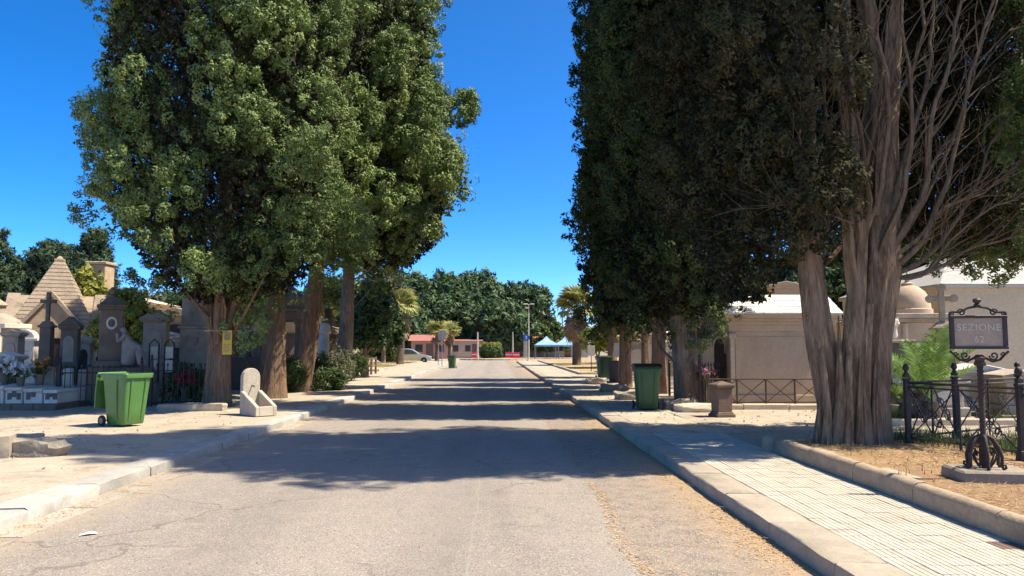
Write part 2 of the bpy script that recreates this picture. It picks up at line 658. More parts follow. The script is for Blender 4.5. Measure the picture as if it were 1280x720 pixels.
def grid(name, x0, x1, y0, y1, nx, ny, zf, m, bumps=.012, fade=None, seed=1):
    g = np.random.default_rng(seed)
    xs = x0 + (x1 - x0) * np.linspace(0, 1, nx) ** (2.2 if name == 'right_earth' else 1)
    ys = np.linspace(y0, y1, ny)
    ph = g.random(6) * 6
    vs = []
    for y in ys:
        for x in xs:
            e = (math.sin(x * 2.3 + y * .9 + ph[0]) + math.sin(y * 2.9 - x * 1.1 + ph[1]) + math.sin(x * 5.1 + ph[2]) * math.sin(y * 4.3 + ph[3])) / 3
            vs.append((x, y, zf(x, y) + bumps * (e - .6)))
    fs = [(j * nx + i, j * nx + i + 1, (j + 1) * nx + i + 1, (j + 1) * nx + i) for j in range(ny - 1) for i in range(nx - 1)]
    me = bpy.data.meshes.new(name)
    me.from_pydata(vs, [], fs)
    me.polygons.foreach_set('use_smooth', [True] * len(fs))
    o = mesh_obj(name, me, m)
    o['kind'] = 'structure'
    return o

def sheet(name, x0, x1, y0, y1, z, m):
    o = MB().add([(x0, y0, z), (x1, y0, z), (x1, y1, z), (x0, y1, z)], [(0, 1, 2, 3)]).build(name, m)
    o['kind'] = 'structure'
    return o

sheet('ground', -900, 900, -200, 1500, -.04, FARG)
sheet('road', -4.45, 2.45, -15, 84, 0, ASPHALT)
sheet('junction_road', -60, 60, 84.003, 118, -.004, ASPHALT)
grid('left_pavement', XLI + .03, -9.2, -6, 82, 12, 120, lambda x, y: ZL - .004, PAVE, .010, seed=3)
grid('left_earth', -9.2, -60, -6, 82, 40, 60, lambda x, y: ZL - .006, DIRT, .02, seed=4)
sheet('right_pavement', XRI + .01, 4.2, -6, 82, ZR - .010, PAVE)
grid('right_pavement_surface', XRI + .02, 4.3, 13.05, 82, 8, 120, lambda x, y: ZR - .002, PAVE, .008, seed=5)
grid('right_earth', XB + .01, 60, -6, 82, 70, 110, lambda x, y: zr(x, y) - (.10 if (4.3 < x < 9.2 and y < 10.7) else 0), DIRT, .014, seed=6)
grid('planted_bed', XB + .12, 9.5, 2.0, 11.9, 30, 50, lambda x, y: zr(x, y) + .006 - .05 * max(0, (y - 11.3)) - .03 * max(0, x - 8.6), BEDSOIL, .02, seed=7)

# dry lawns at the far end, both sides
sheet('left_dry_lawn', -30, -7.2, 47, 81, ZL + .006, LAWN)
sheet('right_dry_lawn', 4.6, 30, 41, 81, .152, LAWN)

# ---- kerbs, stone by stone
KERB = mat('kerb_limestone', (.47, .43, .36), (.37, .335, .28), 3, .85, .35, 26, stain=(.16, .145, .12), stain_amt=.55, stain_scale=2.2, rnd=.14)
KERB_R = mat('right_kerb_stone', (.47, .39, .285), (.39, .32, .23), 3, .85, .35, 26, stain=(.17, .135, .10), stain_amt=.55, stain_scale=2.0, rnd=.12)
BEDK = mat('bed_kerb_concrete', (.46, .345, .22), (.36, .265, .17), 3, .9, .5, 24, stain=(.15, .115, .08), stain_amt=.6, stain_scale=1.7, rnd=.1)

def kerb_mesh(name, w, h, L, seed, chip=.020, r=.024):
    """a worn stone: rounded road edge, uneven top"""
    g = random.Random(seed)
    prof = [(0, -.12), (0, h - r * 1.3), (r * .35, h - r * .4), (r * 1.3, h), (w, h - .004), (w, -.12)]
    n = 7
    vs, fs = [], []
    for j in range(n):
        y = -L / 2 + L * j / (n - 1)
        e = 0 if 0 < j < n - 1 else .006
        for u, z in prof:
            k = chip if (z > h * .5 and u < w * .5) else chip * .3
            vs.append((u + (g.random() - .5) * k + (e if u < w * .5 else 0), y, z + (g.random() - .5) * k * .6 - (e if z > 0 else 0)))
    m = len(prof)
    for j in range(n - 1):
        for i in range(m - 1):
            fs.append((j * m + i, (j + 1) * m + i, (j + 1) * m + i + 1, j * m + i + 1))
    fs.append(tuple(range(m)))
    fs.append(tuple((n - 1) * m + i for i in range(m - 1, -1, -1)))
    me = bpy.data.meshes.new(name)
    me.from_pydata(vs, [], fs)
    me.polygons.foreach_set('use_smooth', [True] * len(fs))
    me.set_sharp_from_angle(angle=R(50))
    return me

lk = structure('left_kerb')
SL = 1.25
left_meshes = [kerb_mesh('kerb_stone', XL - XLI, ZL, SL - .014, s) for s in range(5)]
for me in left_meshes:
    me.materials.append(KERB)
y = 2.2
i = 0
while y < 82:
    piece('kerb_stone', left_meshes[(i * 3) % 5], lk, (XL + random.uniform(-.012, .012), y + SL / 2, random.uniform(-.008, .006)), PI + random.uniform(-.006, .006))
    y += SL
    i += 1
rk = structure('right_kerb')
right_meshes = [kerb_mesh('kerb_stone', XRI - XR, ZR, SL - .012, s + 20) for s in range(5)]
for me in right_meshes:
    me.materials.append(KERB_R)
y = 1.5
i = 0
while y < 82:
    piece('kerb_stone', right_meshes[(i * 2) % 5], rk, (XR + random.uniform(-.008, .008), y + SL / 2, random.uniform(-.006, .004)), random.uniform(-.005, .005))
    y += SL
    i += 1

# kerb of the planted bed, rounded on top, a round-nosed end stone
bk = structure('bed_kerb')
def bed_stone(name, L, seed, nose=False):
    g = random.Random(seed)
    w, h = .17, .335
    prof = [(0, -.02), (0, h - .05), (.02, h - .018), (.055, h), (w - .05, h), (w - .015, h - .02), (w, h - .06), (w, -.02)]
    n = 8
    vs, fs = [], []
    for j in range(n):
        y = -L / 2 + L * j / (n - 1)
        for u, z in prof:
            vs.append((u + (g.random() - .5) * .012, y, z + (g.random() - .5) * .010))
    m = len(prof)
    for j in range(n - 1):
        for i in range(m - 1):
            fs.append((j * m + i, (j + 1) * m + i, (j + 1) * m + i + 1, j * m + i + 1))
    fs += [tuple(range(m)), tuple((n - 1) * m + i for i in range(m - 1, -1, -1))]
    me = bpy.data.meshes.new(name)
    me.from_pydata(vs, [], fs)
    me.polygons.foreach_set('use_smooth', [True] * len(fs))
    me.set_sharp_from_angle(angle=R(50))
    me.materials.append(BEDK)
    return me
bed_meshes = [bed_stone('kerb_stone', 1.19, s) for s in range(3)]
y = 10.75
i = 0
while y > 2:
    piece('kerb_stone', bed_meshes[i % 3], bk, (XB + random.uniform(-.01, .01), y - .6, random.uniform(-.01, .01)), random.uniform(-.01, .01))
    y -= 1.2
    i += 1
nose = MB().lathe([(.17, -.02), (.175, .26), (.165, .31), (.12, .345), (.04, .352)], 16, (XB + .10, 10.93, 0)).build('end_stone', BEDK, bk, smooth=40)

# ---- ribbed pavement tiles, the nearest 270 one by one
TILE = mat('ribbed_tile_cement', (.56, .485, .375), (.49, .42, .32), 5, .85, .25, 60, stain=(.30, .22, .14), stain_amt=.45, stain_scale=2.5, rnd=.07)
TS = (XB - XRI - .012) / 6
def tile_mesh():
    b = MB()
    w = TS - .004
    ribs = 4
    p = w / ribs
    # one outline across the ribs, pushed along the avenue
    poly = [(-w / 2, -.02)]
    for k in range(ribs):
        x0 = -w / 2 + k * p
        poly += [(x0 + .003, -.0045), (x0 + .008, 0), (x0 + p - .008, 0), (x0 + p - .003, -.0045)]
    poly += [(w / 2, -.02)]
    b.prism(poly[::-1], -w / 2, w / 2, 'y')
    me = bpy.data.meshes.new('tile')
    me.from_pydata(b.v, [], b.f)
    me.materials.append(TILE)
    return me
TM = tile_mesh()
pv = structure('tiled_pavement')
for r_ in range(45):
    for c_ in range(6):
        x = XRI + .006 + TS * (c_ + .5)
        y = 3.95 + TS * (r_ + .5)
        z = ZR + random.uniform(-.003, .001)
        o = piece('tile', TM, pv, (x, y, z), 0)
        o.rotation_euler = (random.uniform(-.008, .008), random.uniform(-.008, .008), random.uniform(-.01, .01))
# one darker replacement tile near the camera
RT = bpy.data.meshes.new_from_object(pv.children[5 * 6 + 4])
RT.materials.clear()
RT.materials.append(mat('brown_clay_tile', (.20, .13, .10), (.16, .10, .08), 6, .8, .3, 40))
pv.children[8 * 6 + 5].data = RT

# ---- pale stone gutter slabs along the left kerb
GUT = mat('gutter_stone', (.43, .37, .29), (.34, .29, .225), 3, .85, .4, 30, stain=(.28, .19, .11), stain_amt=.6, stain_scale=2.5, rnd=.14)
gt = structure('left_gutter')
gm = MB().cbox(0, 0, -.05, .30, 1.17, .056, .985).build('gutter_slab', GUT, gt)
gmesh = gm.data
bpy.data.objects.remove(gm)
y = 3.0
while y < 40:
    piece('gutter_slab', gmesh, gt, (XL + .155, y + .6, random.uniform(-.003, .003)), random.uniform(-.012, .012))
    y += 1.2

# ---- lawn edging kerbs far off
EDG = mat('lawn_edging_stone', (.50, .43, .33), (.40, .34, .26), 3, .9, .3)
for nm, segs, z0 in (('left_lawn_edging', [((-7.2, 47), (-7.2, 81)), ((-7.2, 47), (-14, 47)), ((-7.3, 58), (-16, 58)), ((-7.3, 70), (-18, 70))], ZL),
                     ('right_lawn_edging', [((4.6, 41), (4.6, 81)), ((4.6, 41), (8.5, 41)), ((4.7, 52), (9.5, 52)), ((4.7, 64), (10, 64))], .145)):
    e = structure(nm)
    for (a, b_) in segs:
        a, b_ = Vector((*a, 0)), Vector((*b_, 0))
        n = max(1, int((b_ - a).length / 2.0))
        d = (b_ - a) / n
        ang = math.atan2(d.y, d.x)
        mb = MB().box(-d.length / 2 + .01, d.length / 2 - .01, -.09, .09, -.05, .11).build('edging_stone', EDG, e, bevel=.015)
        me = mb.data
        bpy.data.objects.remove(mb)
        for k in range(n):
            p = a + d * (k + .5)
            piece('edging_stone', me, e, (p.x, p.y, z0 + random.uniform(-.01, .01)), ang)

# ================================================================== TREES
BARK = bark_mat('cypress_bark', (.40, .25, .155), (.21, .125, .078), (.30, .20, .13))
BARK_G = bark_mat('grey_bark', (.34, .255, .18), (.19, .14, .10), (.42, .33, .24))
DEADW = bark_mat('bare_limb_wood', (.33, .245, .155), (.19, .135, .085), (.26, .195, .13))
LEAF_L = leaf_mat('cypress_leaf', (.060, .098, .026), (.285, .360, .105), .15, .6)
LEAF_I = leaf_mat('dead_foliage_gap_shade', (.014, .016, .009), (.040, .038, .018), .0, .9)  # dead inner sprays, near-black: shade of the gaps put into the colour
LEAF_R = leaf_mat('shade_toned_cypress_leaf', (.030, .045, .018), (.120, .150, .052), .14, .7, spec=.1)  # darker copy of the cypress leaf, the right row's shade in its colour
LEAF_B = leaf_mat('brownish_cypress_leaf', (.030, .030, .014), (.090, .082, .036), .12, .8, spec=.08)
LEAF_F = leaf_mat('ficus_leaf', (.026, .052, .018), (.110, .165, .055), .15, .55)
LEAF_P = leaf_mat('pine_needle', (.028, .048, .026), (.085, .125, .060), .12, .7, spec=.12)
LEAF_Y = leaf_mat('yellow_green_leaf', (.14, .17, .030), (.38, .38, .07), .35, .55)
LEAF_G = leaf_mat('garden_leaf', (.035, .060, .018), (.13, .18, .05), .28, .5)
LEAF_O = leaf_mat('olive_grey_leaf', (.075, .085, .045), (.22, .22, .12), .2, .6)

def limbs_from_clumps(root, base, c, pick, r0, m, trunk_line, seed):
    """boughs that carry the clumps: from the stem up and out to some clump seats"""
    g = random.Random(seed)
    b = MB()
    for i in pick:
        e = Vector(c[i])
        z0 = max(trunk_line[0].z + 1.0, e.z - g.uniform(1.2, 2.6))
        # point on the stem at z0
        k = 0
        while k < len(trunk_line) - 2 and trunk_line[k + 1].z < z0:
            k += 1
        p0, p1 = trunk_line[k], trunk_line[k + 1]
        t = min(1, max(0, (z0 - p0.z) / max(.01, p1.z - p0.z)))
        s = p0.lerp(p1, t)
        mid = s.lerp(e, .5) + Vector((g.uniform(-.2, .2), g.uniform(-.2, .2), -.15))
        b.tube([s, s.lerp(mid, .5) + Vector((0, 0, -.03)), mid, mid.lerp(e, .55), e], [r0, r0 * .8, r0 * .6, r0 * .4, r0 * .15], 6)
    if b.v:
        b.build('boughs', m, root, smooth=60)

def cypress(name, label, base, axis, trunk, tr, n, leaf, seed, sub=16, leaves=42, clump=(1.15, .52), keep=None,
            extra=None, ll=.13, lw=.055, sl=.42, sw=.17, core=.35, inner=150, group='tall cypresses lining the avenue', bark=BARK, sides=18, tint_add=0, flare=1.18,
            stems=(), surf=(.72, 1.02), lobes=.1):
    bx, by, bz = base
    o = thing(name, label, 'tree', base, 0, group)
    B = Vector(base)
    line = [Vector(p) - B for p in trunk]
    # densify the stem
    pts, rad = [], []
    N = 16
    L = len(line) - 1
    for i in range(N):
        t = i / (N - 1) * L
        k = min(L - 1, int(t))
        p = line[k].lerp(line[k + 1], t - k)
        rr = tr * (1 - .72 * i / (N - 1)) * (1 + (flare - 1) * math.exp(-i * 1.4))
        pts.append(p)
        rad.append(rr)
    b = MB().tube(pts, rad, sides, flute=fluter(seed, .17))
    b.build('trunk', bark, o, smooth=70)
    for k, (ln, rr) in enumerate(stems):
        q = [Vector(p) - B for p in ln]
        MB().tube(q, rr, 22, flute=fluter(seed + k + 50, .24)).build('stem', bark, o, smooth=70)
    ax = [(z - bz, x - bx, y - by, r) for z, x, y, r in axis]
    c, a, th = crown_clumps(ax, n, seed=seed, surf=surf, lobes=lobes)
    n = len(c)
    if extra is not None:
        e = np.array([[p[0] - bx, p[1] - by, p[2] - bz] for p in extra])
        c = np.concatenate([c, e])
        ed = unit(np.concatenate([(e - np.array([[0, 0, 0]]))[:, :2] * .2, np.full((len(e), 1), .8)], 1) + rng.normal(0, .25, (len(e), 3)))
        a = np.concatenate([a, ed])
    if keep is not None:
        k = keep(c + np.array([[bx, by, bz]]))
        n = int(k[:n].sum())
        c, a = c[k], a[k]
    s = .75 + .55 * rng.random(len(c))
    zc = hz(0, by) + 1.2 - bz          # boughs well above the view are coarser
    aq = np.array(ax)
    off = c[:, :2] - np.stack([np.interp(c[:, 2], aq[:, 0], aq[:, 1]), np.interp(c[:, 2], aq[:, 0], aq[:, 2])], 1)
    tocam = unit(np.array([[-bx, -by]]))
    lo = (c[:, 2] < zc) & ((off * tocam).sum(1) > -.55)
    V, tint = tufts(c[lo], a[lo], clump[0] * s[lo], clump[1] * s[lo], sub, leaves, sl, sw, ll, lw)
    if (~lo).any():
        V2, t2 = tufts(c[~lo], a[~lo], clump[0] * s[~lo], clump[1] * s[~lo], *((12, 14, sl * 1.3, sw * 1.4, ll * 2, lw * 2) if keep is None else (16, 30, sl * 1.15, sw * 1.2, ll * 1.3, lw * 1.3)))
        V, tint = np.concatenate([V, V2]), np.concatenate([tint, t2])
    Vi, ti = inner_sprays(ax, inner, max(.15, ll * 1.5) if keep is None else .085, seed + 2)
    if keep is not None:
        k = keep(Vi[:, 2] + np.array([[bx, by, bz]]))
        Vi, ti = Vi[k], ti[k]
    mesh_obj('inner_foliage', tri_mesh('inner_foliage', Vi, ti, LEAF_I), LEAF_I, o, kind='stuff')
    me = tri_mesh('crown', V, tint + tint_add, leaf)
    cr = mesh_obj('crown', me, leaf, o, kind='stuff')
    pick = [i for i in range(len(c)) if i % 4 == 0 and (keep is None or c[i][2] > 4)][:60]
    limbs_from_clumps(o, base, c, pick, .05, bark, line, seed)
    return o

# --- left row
def P(px, py, Y):
    return tuple(at(px, py, Y))

g1 = on_ground(273, 507, ZL)
b1 = (g1.x, g1.y, ZL - .05)
X1, Y1 = g1.x, g1.y
cypress('cypress_tree', 'broad full cypress nearest on the left, yellow notice tied to its reddish trunk', b1,
        [(2.7, X1 + .1, Y1, .9), (3.3, X1 + .2, Y1, 2.2), (4.3, X1 + .2, Y1, 2.9), (6, X1 + .1, Y1, 3.2), (8.5, X1, Y1, 3.4), (11, X1, Y1, 3.1), (13, X1, Y1, 2.2), (15, X1, Y1, .5)],
        [b1, (X1 + .02, Y1, 1.5), (X1 + .05, Y1, 3), (X1 + .1, Y1, 8), (X1, Y1, 13)], .31, 300, LEAF_L, 5, 30, 60, (1.4, .54), ll=.068, lw=.040, sl=.32, sw=.135,
        stems=[([(X1 - .05, Y1, 1.6), (X1 - .35, Y1 - .1, 3.0), (X1 - 1.0, Y1 - .2, 4.6), (X1 - 1.4, Y1 - .2, 7)], [.2, .15, .1, .05]),
               ([(X1 + .1, Y1 - .1, 1.5), (X1 + .45, Y1 - .15, 2.9), (X1 + 1.0, Y1 - .3, 4.2), (X1 + 1.5, Y1 - .3, 6.5)], [.2, .15, .1, .05]),
               ([(X1 + .05, Y1 - .2, 1.7), (X1 + .1, Y1 - .45, 3.0), (X1 + .2, Y1 - 1.0, 4.5)], [.16, .12, .06])])
g2 = on_ground(340, 497, ZL)
b2 = (g2.x, g2.y, ZL - .05)
X2, Y2 = g2.x, g2.y
cypress('cypress_tree', 'second cypress on the left, thick dark trunk just behind the stone trough', b2,
        [(3.9, X2, Y2, .8), (4.6, X2 + .3, Y2, 1.8), (7, X2 + .4, Y2, 2.5), (11, X2 + .4, Y2, 2.8), (13.5, X2 + .2, Y2, 2.0), (16, X2, Y2, .4)],
        [b2, (X2 + .05, Y2, 2), (X2 + .0, Y2, 4), (X2 + .1, Y2, 9), (X2, Y2, 14)], .36, 170, LEAF_L, 9, 28, 56, (1.4, .56), ll=.078, lw=.045, sl=.35, sw=.145)
g3 = on_ground(372, 489, ZL)
b3 = (g3.x, g3.y, ZL - .05)
X3, Y3 = g3.x, g3.y
cypress('cypress_tree', 'third cypress on the left with a bare trunk leaning towards the road', b3,
        [(5.0, X3 + .6, Y3, 1.2), (6.5, X3 + .9, Y3, 2.6), (9, X3 + 1.2, Y3, 3.5), (13, X3 + 1.2, Y3, 3.6), (15.5, X3 + .8, Y3, 2.4), (17.5, X3 + .4, Y3, .4)],
        [b3, (X3 + .35, Y3, 2), (X3 + .55, Y3, 4.5), (X3 + .9, Y3, 10), (X3 + .5, Y3, 15)], .34, 230, LEAF_L, 15, 26, 52, (1.55, .62), ll=.092, lw=.055, sl=.4, sw=.165)
g4 = on_ground(428, 474, ZL)
b4 = (g4.x, g4.y, ZL - .05)
X4, Y4 = g4.x, g4.y
cypress('cypress_tree', 'tall cypress on the left with a pale lit trunk and boughs reaching over the road', b4,
        [(5.4, X4 + 1.7, Y4, 1.8), (6.6, X4 + 1.5, Y4, 3.4), (9.5, X4 + .7, Y4, 4.7), (13, X4 + .3, Y4, 4.5), (16.5, X4 + .0, Y4, 3.4), (18.5, X4, Y4, 2.0), (20, X4, Y4, .4)],
        [b4, (X4 + .15, Y4, 3), (X4 + .2, Y4, 6), (X4 + .3, Y4, 11), (X4, Y4, 17)], .36, 320, LEAF_L, 23, 26, 50, (1.9, .70), ll=.125, lw=.074, sl=.48, sw=.2, bark=BARK_G, lobes=.2)

# --- right row
T2g = on_ground(860, 507, .145)
def base_of(g, z):
    return (g.x, g.y, z - .05)
tb = base_of(T2g, .145)
x, y = T2g.x, T2g.y
cypress('cypress_tree', 'dense dark cypress on the right over the front green bin, pale twisted trunk', tb,
        [(2.4, x - .1, y, 1.3), (3.2, x - .1, y, 1.9), (4.5, x, y, 2.15), (7, x, y, 2.3), (11, x, y, 2.25), (15, x, y, 1.8), (18.5, x, y, .35)],
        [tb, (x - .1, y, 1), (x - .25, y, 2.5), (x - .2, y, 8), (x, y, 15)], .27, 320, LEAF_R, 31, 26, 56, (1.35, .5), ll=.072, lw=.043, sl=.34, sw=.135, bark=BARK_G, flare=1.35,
        stems=[([(x + .35, y - .1, .1), (x + .18, y - .05, .9), (x + .02, y, 1.9)], [.1, .1, .06])])
T3 = Vector((xx(824, 24.2), 24.2, 0))
tb = (T3.x, T3.y, .09)
cypress('cypress_tree', 'dark cypress on the right, trunk rising directly behind the front green bin', tb,
        [(2.7, T3.x, T3.y, 1.0), (4, T3.x - .1, T3.y, 1.7), (8, T3.x - .2, T3.y, 1.9), (13, T3.x, T3.y, 1.7), (18, T3.x, T3.y, .3)],
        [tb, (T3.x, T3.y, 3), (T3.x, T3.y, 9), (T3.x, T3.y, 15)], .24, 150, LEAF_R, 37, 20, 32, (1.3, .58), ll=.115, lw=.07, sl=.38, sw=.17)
T4g = on_ground(781, 484, .145)
tb = base_of(T4g, .145)
x, y = T4g.x, T4g.y
cypress('cypress_tree', 'slim straight dark cypress on the right, its trunk lit on one side', tb,
        [(2.5, x, y, .9), (3.4, x, y, 1.3), (6, x, y, 1.45), (11, x, y, 1.5), (16, x, y, 1.1), (19.5, x, y, .3)],
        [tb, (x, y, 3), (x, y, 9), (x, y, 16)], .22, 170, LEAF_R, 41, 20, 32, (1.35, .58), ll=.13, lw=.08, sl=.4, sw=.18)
T5 = Vector((xx(806, 32), 32, 0))
tb = (T5.x, T5.y, .09)
cypress('cypress_tree', 'thin-stemmed dark cypress on the right between two thicker trunks', tb,
        [(2.6, T5.x, T5.y, .9), (4, T5.x, T5.y, 1.5), (9, T5.x, T5.y, 1.7), (15, T5.x, T5.y, .3)],
        [tb, (T5.x, T5.y, 3), (T5.x, T5.y, 13)], .17, 80, LEAF_R, 43, 16, 30, (1.4, .6), ll=.15, lw=.09, sl=.45, sw=.2)
T6 = Vector((xx(764, 37), 37, 0))
tb = (T6.x, T6.y, .09)
cypress('cypress_tree', 'farthest dark cypress of the right row, behind the far green bin', tb,
        [(2.8, T6.x, T6.y, .9), (4.5, T6.x, T6.y, 1.2), (9, T6.x, T6.y, 1.3), (14, T6.x, T6.y, 1.1), (18, T6.x, T6.y, .3)],
        [tb, (T6.x + .05, T6.y, 3), (T6.x, T6.y, 13)], .26, 100, LEAF_R, 47, 16, 30, (1.5, .6), ll=.16, lw=.095, sl=.45, sw=.2)

# --- the great many-stemmed cypress, nearest on the right
T1 = on_ground(1060, 551, .29)
TX, TY = T1.x, T1.y
tb = (TX, TY, .24)
BARK_T = bark_mat('old_cypress_bark', (.50, .345, .205), (.23, .145, .085), (.38, .265, .165))
def keep1(p):
    hollow = (p[:, 0] > TX - .35) & (p[:, 0] < TX + 2.75 - .0 * p[:, 2]) & (p[:, 1] < TY + 1.0) & (p[:, 2] < 8.2)
    low = (p[:, 2] < 3.2) & (p[:, 0] > TX - .9)
    lowr = (p[:, 0] > TX) & (p[:, 2] < 3.4 + .0 * p[:, 0])
    infront = (p[:, 1] < TY - .9) & (p[:, 0] > TX - 1.6) & (p[:, 2] < 8.2)
    return ~(hollow | low | lowr | infront)
back1 = [(TX + random.uniform(-.4, 4.2), TY + random.uniform(1.1, 3.0), random.uniform(3.4, 8.4)) for _ in range(230)]
big = cypress('cypress_tree', 'huge many-stemmed cypress beside the iron sign, bare limbs fanning from brown trunks', tb,
        [(2.3, TX - 1.2, TY + .6, .6), (3.3, TX - .4, TY + .9, 2.0), (4.6, TX + .2, TY + 1.1, 2.7), (6.5, TX + .6, TY + 1.2, 3.1), (10, TX + .6, TY + 1.1, 3.0), (14, TX + .4, TY + .9, 2.5), (18, TX + .2, TY + .8, 1.6), (21, TX, TY + .8, .4)],
        [at(1047, 556, TY - .05), at(1040, 500, TY - .05), at(1022, 420, TY), at(1012, 340, TY + .05), at(1006, 260, TY + .15), at(1010, 150, TY + .3), (TX - .2, TY + .6, 8), (TX, TY + .8, 15)], .23, 560, LEAF_B, 61, 24, 52, (.95, .42), keep=keep1, inner=330, extra=back1, flare=1.25, sides=26, bark=BARK_T,
        ll=.06, lw=.034, sl=.27, sw=.115,
        stems=[([at(1066, 557, TY - .28), at(1068, 500, TY - .25), at(1066, 440, TY - .2), at(1072, 370, TY - .15), at(1076, 300, TY - .1), at(1068, 200, TY), at(1060, 60, TY + .2), at(1055, -80, TY + .4)], [.15, .115, .12, .115, .095, .08, .06, .05]),
               ([at(1090, 557, TY - .1), at(1090, 500, TY - .1), at(1093, 420, TY - .05), at(1103, 340, TY), at(1105, 270, TY + .1), at(1110, 160, TY + .3), at(1120, 20, TY + .5), at(1125, -90, TY + .6)], [.22, .175, .18, .20, .175, .12, .09, .07]),
               ([at(1052, 557, TY - .3), at(1055, 500, TY - .28), at(1052, 450, TY - .2), at(1057, 425, TY - .12)], [.13, .10, .075, .045]),
               ([at(1082, 557, TY - .36), at(1080, 500, TY - .34), at(1082, 430, TY - .30), at(1086, 380, TY - .22)], [.10, .075, .065, .05]),
               ([at(1075, 557, TY + .1), at(1078, 430, TY + .1), at(1085, 330, TY + .15), at(1095, 230, TY + .3), at(1090, 60, TY + .7), (TX + .4, TY + 1, 12)], [.24, .17, .15, .14, .12, .09]),
               ([at(1072, 390, TY - .12), at(1063, 330, TY - .1), at(1060, 290, TY - .05), at(1062, 200, TY + .05), at(1045, 60, TY + .2), at(1040, -60, TY + .3)], [.11, .09, .085, .06, .05, .04]),
               ] + [([at(px, 558, TY + dy), at(px + k1, 510, TY + dy + .02), at(px + k2, 455, TY + dy + .06), at(px + k3, 395, TY + dy + .30)], [.075, .045, .038, .008])
                    for px, k1, k2, k3, dy in ((1022, 4, 2, -4, -.16), (1034, 1, -5, -12, -.30), (1045, 4, 5, 3, -.36), (1060, 2, 1, 4, -.42), (1074, 1, 3, 2, -.42), (1096, -2, 0, 5, -.30), (1104, -6, -6, -2, -.12))])
# bare limbs fanning up from the fork, each its own part
fan = [((1100, 330), (1150, 250), (1165, 150), (1190, 60), (1210, -40), -.2, .062), ((1098, 320), (1128, 240), (1140, 140), (1128, 30), (1132, -60), -.3, .055),
       ((1105, 340), (1155, 300), (1190, 200), (1215, 90), (1240, 0), -.35, .05), ((1075, 310), (1085, 250), (1075, 170), (1060, 80), (1062, -40), -.35, .05),
       ((1078, 300), (1100, 235), (1110, 120), (1095, 20), (1090, -60), -.4, .045), ((1068, 290), (1050, 230), (1032, 150), (1030, 90), (1035, 0), -.3, .04),
       ((1110, 345), (1160, 320), (1210, 250), (1240, 180), (1265, 140), -.1, .04), ((1112, 350), (1170, 335), (1215, 310), (1255, 300), (1275, 285), 0, .03),
       ((1102, 300), (1130, 200), (1160, 90), (1165, 20), (1180, -60), .2, .05), ((1095, 270), (1105, 160), (1150, 60), (1150, -20), (1155, -80), .1, .045),
       ((1100, 330), (1140, 280), (1200, 150), (1225, 60), (1260, -30), .1, .04), ((1070, 290), (1080, 220), (1100, 110), (1110, 30), (1120, -60), -.2, .045),
       ((1105, 330), (1145, 300), (1180, 260), (1230, 240), (1262, 215), -.3, .03), ((1060, 290), (1040, 250), (1010, 215), (1000, 170), (990, 140), -.45, .028),
       ((1108, 345), (1150, 345), (1190, 300), (1235, 262), (1270, 250), -.3, .026), ((1066, 280), (1046, 272), (1020, 262), (985, 255), (960, 262), -.5, .02)]
twigs = MB()
gr = random.Random(5)
Bv = Vector(tb)
for q, (p0, p1, p2, p3, p4, dy, r0) in enumerate(fan):
    pl = [at(*p0, TY - .05), at(*p1, TY - .05 + dy * .5), at(*p2, TY + dy), at(*p3, TY + dy * 1.1), at(*p4, TY + dy)]
    pts = []
    for k in range(17):
        t = k / 16 * 4
        i = min(3, int(t))
        f = t - i
        pa, pb, pc, pd = pl[max(0, i - 1)], pl[i], pl[i + 1], pl[min(4, i + 2)]
        p = .5 * ((2 * pb) + (pc - pa) * f + (2 * pa - 5 * pb + 4 * pc - pd) * f * f + (3 * pb - pa - 3 * pc + pd) * f ** 3)
        p += Vector((gr.uniform(-1, 1), gr.uniform(-1, 1), 0)) * .025
        pts.append(p - Bv)
    MB().tube(pts, [r0 * (1 - .75 * k / 16) for k in range(17)], 8, flute=fluter(q + 90, .12)).build('limb', DEADW, big, smooth=60)
    for k in range(3, 16):
        for _ in range(1 + k % 2):
            s = pts[k]
            d = (pts[k] - pts[k - 1]).normalized()
            dd = (d * .8 + Vector((gr.uniform(-.7, 1.0), gr.uniform(-.8, .5), gr.uniform(-.1, .6)))).normalized()
            ln = gr.uniform(.25, 1.1)
            e = s + dd * ln
            mdl = s.lerp(e, .5) + Vector((gr.uniform(-.07, .07), gr.uniform(-.07, .07), gr.uniform(-.04, .08)))
            rr = r0 * gr.uniform(.14, .34)
            twigs.tube([s, mdl, e], [rr, rr * .7, rr * .3], 4)
            for _ in range(2):
                s2 = mdl.lerp(e, gr.random())
                e2 = s2 + (dd + Vector((gr.uniform(-.8, .8), gr.uniform(-.8, .8), gr.uniform(-.3, .7)))).normalized() * ln * .5
                twigs.tube([s2, s2.lerp(e2, .5) + Vector((gr.uniform(-.03, .03), 0, gr.uniform(-.03, .03))), e2], [rr * .5, rr * .35, rr * .15], 3)
twigs.build('dry_twigs', DEADW, big, kind='stuff')
# outer boughs on the sunny side: greener leaf, sunlight put into its lighter colour
gc = []
for _ in range(70):
    z_ = rng.uniform(2.9, 8.5)
    t_ = rng.uniform(-.75, .75)
    rr_ = 3.25 + .35 * math.sin(z_ * 2.3) + rng.normal(0, .15) - max(0, 3.6 - z_) * .7
    gc.append((TX + .3 + rr_ * math.cos(t_), TY + 1.2 + rr_ * math.sin(t_), z_))
gc = np.array(gc) - np.array([tb])
ga = unit(np.stack([np.full(70, .5), rng.normal(0, .3, 70), np.full(70, .8)], 1))
V, tint = tufts(gc, ga, np.full(70, .95), np.full(70, .42), 22, 60, .28, .12, .06, .034)
mesh_obj('outer_foliage', tri_mesh('outer_foliage', V, tint - .18, LEAF_L), LEAF_L, big, kind='stuff')

